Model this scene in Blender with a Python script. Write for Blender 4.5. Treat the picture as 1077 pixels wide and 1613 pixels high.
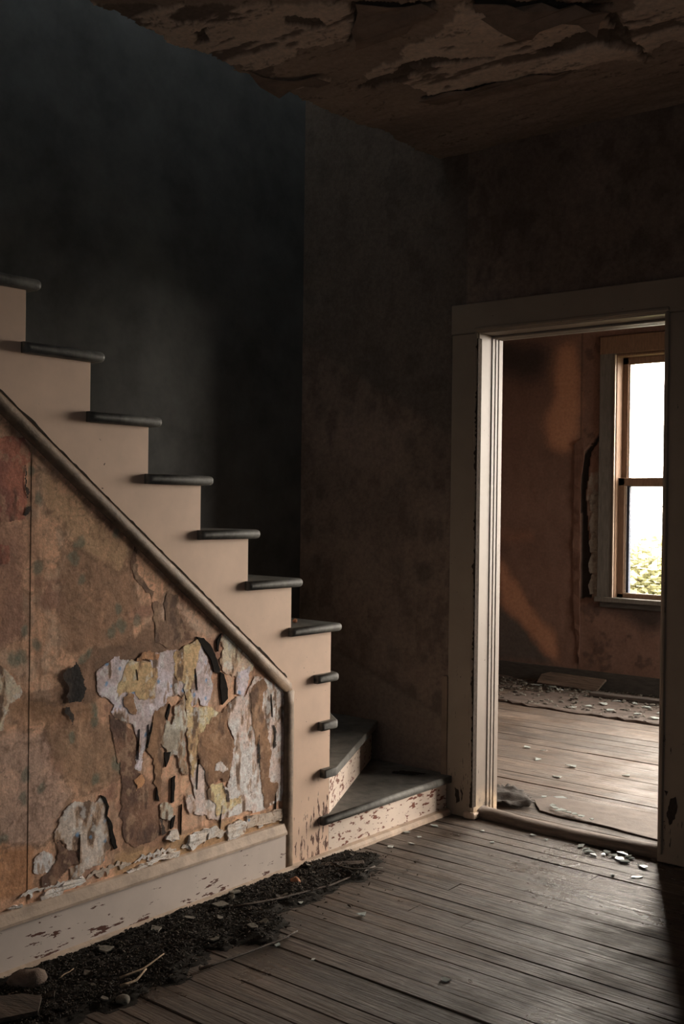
import bpy, bmesh, math, random
import numpy as np
from mathutils import Vector, Matrix
from mathutils.geometry import tessellate_polygon

random.seed(7)
for _o in list(bpy.data.objects):
    bpy.data.objects.remove(_o)
SC = bpy.context.scene
COL = SC.collection

# ------------------------------------------------------------------ camera
def make_camera():
    yaw, pitch, roll = 0.6909, -0.0075, 0.0126
    f = Vector((-math.sin(yaw) * math.cos(pitch), math.cos(yaw) * math.cos(pitch), math.sin(pitch)))
    r = Vector((math.cos(yaw), math.sin(yaw), 0))
    u = r.cross(f)
    c, s = math.cos(roll), math.sin(roll)
    r2, u2 = r * c + u * s, u * c - r * s
    cam = bpy.data.cameras.new('camera')
    cam.sensor_fit = 'HORIZONTAL'
    cam.sensor_width = 36.0
    cam.lens = 1712.47 / 1077 * 36.0
    cam.clip_start = 0.05
    o = bpy.data.objects.new('camera', cam)
    COL.objects.link(o)
    m = Matrix((r2, u2, -f)).transposed().to_4x4()
    m.translation = Vector((2.6627, 0.0, 1.3492))
    o.matrix_world = m
    SC.camera = o
make_camera()

# ------------------------------------------------------------------ world, daylight, exposure
SC.view_settings.view_transform = 'Standard'
SC.view_settings.look = 'None'
SC.view_settings.gamma = 1.0
SC.view_settings.use_curve_mapping = False
SC.view_settings.exposure = 0.0
SKY = 34.0
world = bpy.data.worlds.new('overcast_sky')
SC.world = world
world.use_nodes = True
_bg = world.node_tree.nodes['Background']
_bg.inputs['Color'].default_value = (1.0, 0.895, 0.785, 1)
_bg.inputs['Strength'].default_value = SKY
try:
    SC.cycles.max_bounces = 10
    SC.cycles.diffuse_bounces = 7
    SC.cycles.glossy_bounces = 4
    SC.cycles.transparent_max_bounces = 12
    SC.cycles.sample_clamp_indirect = 8.0
    SC.cycles.use_denoising = True
except Exception:
    pass

def area_light(name, loc, aim, sx, sy, power, color, portal=False):
    L = bpy.data.lights.new(name, 'AREA')
    L.shape = 'RECTANGLE'
    L.size, L.size_y = sx, sy
    L.energy = power
    L.color = color
    if portal:
        L.cycles.is_portal = True
    o = bpy.data.objects.new(name, L)
    COL.objects.link(o)
    o.location = loc
    o.rotation_euler = Vector(aim).to_track_quat('-Z', 'Y').to_euler()
    return o
# daylight portals in the window openings of the far room
area_light('window_daylight', (-0.41, 7.47, 1.55), (0, -1, 0), 0.92, 1.75, 1, (1, 1, 1), True)
area_light('window_daylight', (1.72, 7.47, 1.51), (0, -1, 0), 2.64, 2.26, 1, (1, 1, 1), True)
area_light('window_daylight', (3.27, 6.1, 1.40), (-1, 0, 0), 1.6, 1.2, 1, (1, 1, 1), True)
# added cool fill light, unseen upstairs, lifting the dark tones of the stairwell
area_light('landing_daylight', (1.6, 2.2, 4.55), (-1, 0, 0), 1.0, 1.6, 165.0, (0.88, 0.96, 1.0))
# added faint cool fill light behind the viewer, softening the hall's shadows
area_light('front_window_daylight', (2.5, -1.17, 1.05), (0, 1, 0), 1.3, 0.9, 6.5, (0.82, 0.93, 1.0))

# ------------------------------------------------------------------ helpers
def s2l(c):
    c = c / 255.0
    return c / 12.92 if c <= 0.04045 else ((c + 0.055) / 1.055) ** 2.4
def A(r, g, b, k=1.0):
    """surface colour of a thing that photographs as r, g, b in the hall's daylight"""
    return (min(.9, s2l(r) / 0.42 * k), min(.9, s2l(g) / 0.345 * k), min(.9, s2l(b) / 0.285 * k))

class NT:
    def __init__(self, name):
        self.m = bpy.data.materials.new(name)
        self.m.use_nodes = True
        self.t = self.m.node_tree
        self.b = self.t.nodes['Principled BSDF']
        self.out = self.t.nodes['Material Output']
    def n(self, kind, **kw):
        nd = self.t.nodes.new(kind)
        for k, v in kw.items():
            if k in nd.inputs:
                self.put(nd.inputs[k], v)
            else:
                setattr(nd, k, v)
        return nd
    def put(self, sock, v):
        if isinstance(v, bpy.types.NodeSocket):
            self.t.links.new(v, sock)
        elif isinstance(v, tuple) and len(v) == 3 and sock.type == 'RGBA':
            sock.default_value = (*v, 1)
        else:
            sock.default_value = v
    def mapping(self, scale=(1, 1, 1), coord='Position', rnd=False):
        if coord == 'Position':
            c = self.n('ShaderNodeNewGeometry').outputs['Position']
        else:
            c = self.n('ShaderNodeTexCoord').outputs['Object']
        if rnd:
            oi = self.n('ShaderNodeObjectInfo')
            mu = self.n('ShaderNodeMath', operation='MULTIPLY')
            self.put(mu.inputs[0], oi.outputs['Random']); mu.inputs[1].default_value = 37.0
            ad = self.n('ShaderNodeVectorMath', operation='ADD')
            self.put(ad.inputs[0], c); self.put(ad.inputs[1], mu.outputs[0])
            c = ad.outputs[0]
        mp = self.n('ShaderNodeMapping')
        self.put(mp.inputs['Vector'], c)
        mp.inputs['Scale'].default_value = scale
        return mp.outputs[0]
    def noise(self, vec, scale=5, detail=5, rough=.6, dist=0):
        return self.n('ShaderNodeTexNoise', Vector=vec, Scale=scale, Detail=float(detail), Roughness=rough, Distortion=float(dist)).outputs['Fac']
    def ramp(self, fac, a, b, lo=0., hi=1.):
        mr = self.n('ShaderNodeMapRange')
        self.put(mr.inputs['Value'], fac)
        mr.inputs['From Min'].default_value = a; mr.inputs['From Max'].default_value = b
        mr.inputs['To Min'].default_value = lo; mr.inputs['To Max'].default_value = hi
        return mr.outputs[0]
    def math(self, op, a, b=0.):
        m = self.n('ShaderNodeMath', operation=op)
        self.put(m.inputs[0], a); self.put(m.inputs[1], b)
        return m.outputs[0]
    def mix(self, fac, a, b):
        m = self.n('ShaderNodeMix', data_type='RGBA')
        self.put(m.inputs['Factor'], fac)
        self.put(m.inputs[6], a); self.put(m.inputs[7], b)
        return m.outputs[2]
    def bump(self, h, strength=.3, dist=.004):
        bp = self.n('ShaderNodeBump')
        bp.inputs['Strength'].default_value = strength; bp.inputs['Distance'].default_value = dist
        self.put(bp.inputs['Height'], h)
        self.put(self.b.inputs['Normal'], bp.outputs[0])
    def done(self, color=None, rough=.8, spec=.3):
        if color is not None: self.put(self.b.inputs['Base Color'], color)
        self.put(self.b.inputs['Roughness'], rough)
        self.b.inputs['Specular IOR Level'].default_value = spec
        return self.m

def sepz(nt, axis='Z'):
    g = nt.n('ShaderNodeNewGeometry').outputs['Position']
    return nt.n('ShaderNodeSeparateXYZ', Vector=g).outputs[axis]

def mat_plain(name, col, var=.25, scale=12, rough=.8, spec=.3, bump=.25, streak=(1, 1, 1), col2=None):
    t = NT(name)
    v = t.mapping(streak)
    f = t.noise(v, scale, 6, .65)
    dark = col2 if col2 else tuple(c * (1 - var) for c in col)
    lite = tuple(min(.95, c * (1 + var)) for c in col)
    c = t.mix(t.ramp(f, .3, .7), dark, lite)
    t.bump(t.noise(v, scale * 6, 4), bump)
    return t.done(c, rough, spec)

def mat_paint(name, col, chip, streak=(6, 6, 1.6), lowz=(0.0, .45), amt=.60, amt_hi=.85, rough=.55, grime=None, scale=9):
    """old gloss paint flaking off down to an older coat, worst near the floor"""
    t = NT(name)
    v = t.mapping((1, 1, 1))
    tone = t.mix(t.ramp(t.noise(v, 5, 5), .3, .7), tuple(c * .88 for c in col), tuple(min(.95, c * 1.06) for c in col))
    if grime:
        z = sepz(t)
        g = t.math('MULTIPLY', t.ramp(z, .02, .14, .8, 0.), t.ramp(t.noise(v, 14, 5), .35, .6))
        tone = t.mix(g, tone, grime)
    f = t.noise(t.mapping(streak), scale, 7, .62)
    f2 = t.noise(v, 3.1, 3)
    thr = t.ramp(sepz(t), lowz[0], lowz[1], amt, amt_hi)
    thr = t.math('ADD', thr, t.ramp(f2, .35, .65, .07, -.05))
    m = t.math('GREATER_THAN', f, thr)
    spot = t.math('GREATER_THAN', t.noise(v, 55, 2), .735)
    m = t.math('MAXIMUM', m, t.math('MULTIPLY', spot, t.ramp(f2, .45, .55)))
    c = t.mix(m, tone, chip)
    h = t.math('SUBTRACT', t.math('MULTIPLY', t.noise(v, 60, 3), .2), m)
    t.bump(h, .5, .002)
    return t.done(c, rough, .35)

def mat_wood(name, c1, c2, axis='X', rough=(.38, .7), rnd=.5, spec=.45, dirt=None, polish=None):
    t = NT(name)
    sc = {'X': (1.2, 22, 22), 'Y': (22, 1.2, 22), 'Z': (22, 22, 1.2)}[axis]
    v = t.mapping(sc, 'Object', True)
    g = t.noise(v, 1.6, 8, .68, 1.2)
    fine = t.noise(t.mapping(tuple(a * 4 for a in sc), 'Object', True), 1.5, 4, .6)
    oi = t.n('ShaderNodeObjectInfo').outputs['Random']
    base = t.mix(t.ramp(g, .32, .68), c1, c2)
    k = t.ramp(oi, 0, 1, 1 - rnd, 1 + rnd * .7)
    hsv = t.n('ShaderNodeHueSaturation')
    t.put(hsv.inputs['Color'], base); t.put(hsv.inputs['Value'], k)
    c = hsv.outputs[0]
    crack = t.math('GREATER_THAN', fine, .64)
    c = t.mix(t.math('MULTIPLY', crack, .65), c, tuple(a * .3 for a in c1))
    wv = t.mapping((1, 1, 1))
    wsc = {'X': (.9, 11, 11), 'Y': (11, .9, 11), 'Z': (11, 11, .9)}[axis]
    stk = t.noise(t.mapping(wsc), 1.5, 9, .72, 1.5)
    c = t.mix(t.ramp(stk, .50, .64, 0, .75), c, tuple(a * .42 for a in c1))
    c = t.mix(t.ramp(stk, .47, .36, 0, .55), c, tuple(min(1, a * 1.35) for a in c2))
    worn = t.noise(wv, 2.2, 5, .6)
    if dirt:
        c = t.mix(t.ramp(worn, .5, .7, 0, .75), c, dirt)
    fs = t.noise(t.mapping(tuple(a * 4.2 for a in wsc)), 1.5, 6, .7, .6)
    c = t.mix(t.ramp(fs, .54, .66, 0, .7), c, tuple(a * .35 for a in c1))
    c = t.mix(t.ramp(fs, .44, .34, 0, .6), c, tuple(min(1, a * 1.5) for a in c2))
    r = t.ramp(t.noise(wv, 3.3, 6, .65), .35, .65, rough[0], rough[1])
    if polish:          # boards scuffed smooth where people step through the doorway
        vd = t.n('ShaderNodeVectorMath', operation='DISTANCE')
        t.put(vd.inputs[0], wv); vd.inputs[1].default_value = polish[:3]
        k = t.math('ADD', vd.outputs['Value'], t.ramp(t.noise(wv, 12, 5, .7), .3, .7, -.18, .18))
        r = t.math('MULTIPLY', r, t.ramp(k, polish[3] * .35, polish[3], .26, 1.0))
    t.bump(t.math('ADD', t.math('ADD', g, fs), t.math('MULTIPLY', fine, .6)), .7, .005)
    return t.done(c, r, spec)

def mat_vcol(name, rough=.85, bump=.35, scale=90, grain=.22, blotch=0.):
    t = NT(name)
    at = t.n('ShaderNodeVertexColor', layer_name='Col')
    v = t.mapping()
    f = t.noise(v, scale, 6, .7)
    hsv = t.n('ShaderNodeHueSaturation')
    t.put(hsv.inputs['Color'], at.outputs['Color'])
    val = t.ramp(f, .25, .75, 1 - grain, 1 + grain)
    if blotch:
        val = t.math('MULTIPLY', val, t.ramp(t.noise(v, 38, 7, .72, .5), .3, .7, 1 - blotch, 1 + blotch))
    t.put(hsv.inputs['Value'], val)
    t.bump(t.noise(v, scale * .6, 5), bump, .004)
    return t.done(hsv.outputs[0], rough, .2)

def mat_paper(name, col, col2, print_col=None, print_scale=26, print_thr=.16, grid=None, rough=.9):
    """a layer of old wallpaper: two tones, crazing, and a small printed motif"""
    t = NT(name)
    v = t.mapping()
    f = t.noise(v, 16, 7, .68, .4)
    c = t.mix(t.ramp(f, .34, .66), col, col2)
    st = t.noise(v, 34, 5, .7)
    c = t.mix(t.ramp(st, .56, .70, 0, .7), c, A(104, 74, 52))
    rs = t.noise(t.mapping((1.6, 1.6, .7)), 17, 8, .72, .8)
    c = t.mix(t.math('MULTIPLY', t.math('GREATER_THAN', rs, .60), .8), c, A(112, 80, 56))
    c = t.mix(t.math('MULTIPLY', t.math('GREATER_THAN', rs, .665), .8), c, A(70, 50, 38))
    c = t.mix(t.math('MULTIPLY', t.math('LESS_THAN', rs, .36), .5), c, A(176, 152, 132))
    if print_col:
        vo = t.n('ShaderNodeTexVoronoi', Vector=v, Scale=float(print_scale))
        d = t.math('ADD', vo.outputs['Distance'], t.ramp(t.noise(v, 120, 3), .3, .7, -.08, .08))
        keep = t.math('GREATER_THAN', t.n('ShaderNodeSeparateColor', Color=vo.outputs['Color']).outputs[0], .45)
        m = t.math('MULTIPLY', t.math('LESS_THAN', d, print_thr), keep)
        c = t.mix(t.math('MULTIPLY', m, .75), c, print_col)
    cr = t.n('ShaderNodeTexVoronoi', Vector=t.mapping((1, 1, .8)), Scale=70.0, feature='DISTANCE_TO_EDGE')
    crm = t.math('MULTIPLY', t.math('LESS_THAN', cr.outputs['Distance'], .035), t.ramp(st, .4, .6, 0, .6))
    c = t.mix(crm, c, A(80, 58, 44))
    t.bump(t.math('ADD', f, t.math('MULTIPLY', st, .5)), .5, .003)
    return t.done(c, rough, .2)

# ---- mesh helpers
def link(name, me, mat=None, parent=None, loc=None):
    o = bpy.data.objects.new(name, me)
    COL.objects.link(o)
    if mat is not None and len(me.materials) == 0:
        me.materials.append(mat)
    if loc is not None: o.location = loc
    if parent is not None: o.parent = parent
    return o
def mesh_py(name, vs, fs, smooth=False):
    me = bpy.data.meshes.new(name)
    me.from_pydata([tuple(v) for v in vs], [], fs)
    me.update()
    if smooth:
        me.polygons.foreach_set('use_smooth', [True] * len(me.polygons))
    return me
def box_me(name, x0, x1, y0, y1, z0, z1, bev=0.0, seg=1):
    bm = bmesh.new()
    bmesh.ops.create_cube(bm, size=1)
    for v in bm.verts:
        v.co = Vector(((x0 + x1) / 2 + v.co.x * (x1 - x0), (y0 + y1) / 2 + v.co.y * (y1 - y0), (z0 + z1) / 2 + v.co.z * (z1 - z0)))
    if bev > 0:
        bmesh.ops.bevel(bm, geom=list(bm.edges), offset=bev, segments=seg, affect='EDGES', profile=.5)
    me = bpy.data.meshes.new(name); bm.to_mesh(me); bm.free()
    return me
def box(name, x0, x1, y0, y1, z0, z1, mat, parent=None, bev=0.0, seg=1):
    cx, cy, cz = (x0 + x1) / 2, (y0 + y1) / 2, (z0 + z1) / 2
    me = box_me(name, x0 - cx, x1 - cx, y0 - cy, y1 - cy, z0 - cz, z1 - cz, bev, seg)
    o = link(name, me, mat, parent)
    o.location = (cx, cy, cz)
    return o
def prism_me(name, poly, lo, hi, plane='YZ', bev=0.0, seg=2):
    """polygon in a coordinate plane, given thickness along the third axis"""
    def P(a, b, c):
        return {'YZ': (c, a, b), 'XY': (a, b, c), 'XZ': (a, c, b)}[plane]
    bm = bmesh.new()
    lo_v = [bm.verts.new(P(a, b, lo)) for a, b in poly]
    hi_v = [bm.verts.new(P(a, b, hi)) for a, b in poly]
    n = len(poly)
    bm.faces.new(lo_v[::-1]); bm.faces.new(hi_v)
    for i in range(n):
        bm.faces.new((lo_v[i], lo_v[(i + 1) % n], hi_v[(i + 1) % n], hi_v[i]))
    bmesh.ops.recalc_face_normals(bm, faces=bm.faces)
    if bev > 0:
        bmesh.ops.bevel(bm, geom=list(bm.edges), offset=bev, segments=seg, affect='EDGES', profile=.5, clamp_overlap=True)
    me = bpy.data.meshes.new(name); bm.to_mesh(me); bm.free()
    return me
def prism(name, poly, lo, hi, mat, parent=None, plane='YZ', bev=0.0, seg=2):
    return link(name, prism_me(name, poly, lo, hi, plane, bev, seg), mat, parent)
def sweep_me(name, pts, rad, seg=8, flat=1.0, up=Vector((0, 0, 1)), taper=None):
    """tube along a polyline"""
    vs, fs = [], []
    pts = [Vector(p) for p in pts]
    n = len(pts)
    for i, p in enumerate(pts):
        d = (pts[min(i + 1, n - 1)] - pts[max(i - 1, 0)]).normalized()
        a = d.cross(up).normalized(); b = a.cross(d).normalized()
        r = rad if taper is None else rad * (1 + (taper - 1) * i / (n - 1))
        for k in range(seg):
            an = 2 * math.pi * k / seg
            vs.append(p + a * math.cos(an) * r + b * math.sin(an) * r * flat)
    for i in range(n - 1):
        for k in range(seg):
            k2 = (k + 1) % seg
            fs.append((i * seg + k, i * seg + k2, (i + 1) * seg + k2, (i + 1) * seg + k))
    fs.append(tuple(range(seg))[::-1]); fs.append(tuple((n - 1) * seg + k for k in range(seg)))
    return mesh_py(name, vs, fs, True)
def struct(o):
    o['kind'] = 'structure'; return o
def tag(o, label, cat, group=None):
    o['label'] = label; o['category'] = cat
    if group: o['group'] = group
    return o
def empty(name, loc=(0, 0, 0)):
    o = bpy.data.objects.new(name, None)
    o.empty_display_size = .1
    COL.objects.link(o); o.location = loc
    return o
def part_of(o, parent):
    """hang an already placed object on its parent without moving it"""
    o.parent = parent
    o.location = Vector(o.location) - Vector(parent.location)
    return o

# ---- numpy noise and painted surfaces
def vnoise(x, y, seed=0):
    xi, yi = np.floor(x).astype(np.int64), np.floor(y).astype(np.int64)
    xf, yf = x - xi, y - yi
    u, v = xf * xf * (3 - 2 * xf), yf * yf * (3 - 2 * yf)
    def h(a, b):
        n = (a * 374761393 + b * 668265263 + seed * 1442695041) & 0x7fffffff
        n = ((n ^ (n >> 13)) * 1274126177) & 0x7fffffff
        return ((n ^ (n >> 16)) & 0xffff) / 65535.0
    return (h(xi, yi) * (1 - u) + h(xi + 1, yi) * u) * (1 - v) + (h(xi, yi + 1) * (1 - u) + h(xi + 1, yi + 1) * u) * v
def fbm(x, y, seed=0, oct=5, g=.55):
    s, a, t = 0, 1., 0.
    for i in range(oct):
        s = s + a * vnoise(x * 2 ** i, y * 2 ** i, seed + i * 17); t += a; a *= g
    return s / t
def inpoly(x, y, poly):
    m = np.zeros(x.shape, bool)
    n = len(poly)
    for i in range(n):
        x1, y1 = poly[i]; x2, y2 = poly[(i + 1) % n]
        if y1 == y2: continue
        c = ((y1 > y) != (y2 > y)) & (x < (x2 - x1) * (y - y1) / (y2 - y1) + x1)
        m ^= c
    return m
def sstep(a, b, x):
    t = np.clip((x - a) / (b - a), 0, 1)
    return t * t * (3 - 2 * t)
def lerp(c, col, m):
    return c * (1 - m[..., None]) + np.array(col) * m[..., None]
def painted_grid(name, P, u0, u1, v0, v1, d, fn, mat, keep=None, flip=False):
    """surface of small quads; fn(u, v) gives colour and relief, P(u, v, h) the point"""
    nu, nv = int(round((u1 - u0) / d)) + 1, int(round((v1 - v0) / d)) + 1
    U, V = np.meshgrid(np.linspace(u0, u1, nu), np.linspace(v0, v1, nv), indexing='ij')
    colr, h = fn(U, V)
    X, Y, Z = P(U, V, h)
    co = np.stack([np.broadcast_to(X, U.shape), np.broadcast_to(Y, U.shape), np.broadcast_to(Z, U.shape)], -1).reshape(-1, 3)
    idx = np.arange(nu * nv).reshape(nu, nv)
    q = np.stack([idx[:-1, :-1], idx[1:, :-1], idx[1:, 1:], idx[:-1, 1:]], -1)
    if flip: q = q[..., ::-1]
    q = q.reshape(-1, 4)
    if keep is not None:
        uc = ((U[:-1, :-1] + U[1:, 1:]) / 2).reshape(-1); vc = ((V[:-1, :-1] + V[1:, 1:]) / 2).reshape(-1)
        q = q[keep(uc, vc)]
    me = bpy.data.meshes.new(name)
    me.vertices.add(len(co)); me.vertices.foreach_set('co', co.astype(np.float32).ravel())
    me.loops.add(q.size); me.loops.foreach_set('vertex_index', q.astype(np.int32).ravel())
    me.polygons.add(len(q)); me.polygons.foreach_set('loop_start', np.arange(0, q.size, 4, dtype=np.int32))
    me.update(calc_edges=True)
    me.validate()
    at = me.color_attributes.new('Col', 'FLOAT_COLOR', 'POINT')
    c4 = np.ones((len(co), 4), np.float32); c4[:, :3] = np.clip(colr.reshape(-1, 3), .004, .9)
    at.data.foreach_set('color', c4.ravel())
    me.polygons.foreach_set('use_smooth', np.ones(len(me.polygons), bool))
    return link(name, me, mat)
def ragged(poly, step=.012, amp=.004, rnd=random):
    out = []
    n = len(poly)
    for i in range(n):
        a, b = Vector(poly[i]), Vector(poly[(i + 1) % n])
        L = (b - a).length
        k = max(1, int(L / step))
        nr = Vector((-(b - a).y, (b - a).x)) / max(L, 1e-6)
        for j in range(k):
            p = a + (b - a) * (j / k)
            if j: p = p + nr * rnd.uniform(-amp, amp)
            out.append((p.x, p.y))
    return out
def torn_me(name, poly, base, thick, lift, P, rnd=random, amp=.004, step=.012):
    """a torn sheet: ragged outline, real thickness, edges lifting off by up to lift"""
    pl = ragged(poly, step, amp, rnd)
    n = len(pl)
    top = [P(a, b, base + thick + rnd.random() ** 2 * lift) for a, b in pl]
    bot = [P(a, b, base) for a, b in pl]
    tris = tessellate_polygon([[Vector((a, b, 0)) for a, b in pl]])
    fs = [tuple(t) for t in tris]
    for i in range(n):
        j = (i + 1) % n
        fs.append((i, j, n + j, n + i))
    bm = bmesh.new()
    vs = [bm.verts.new(v) for v in top + bot]
    for f in fs:
        try: bm.faces.new([vs[k] for k in f])
        except ValueError: pass
    bmesh.ops.recalc_face_normals(bm, faces=bm.faces)
    me = bpy.data.meshes.new(name); bm.to_mesh(me); bm.free()
    return me

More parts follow.
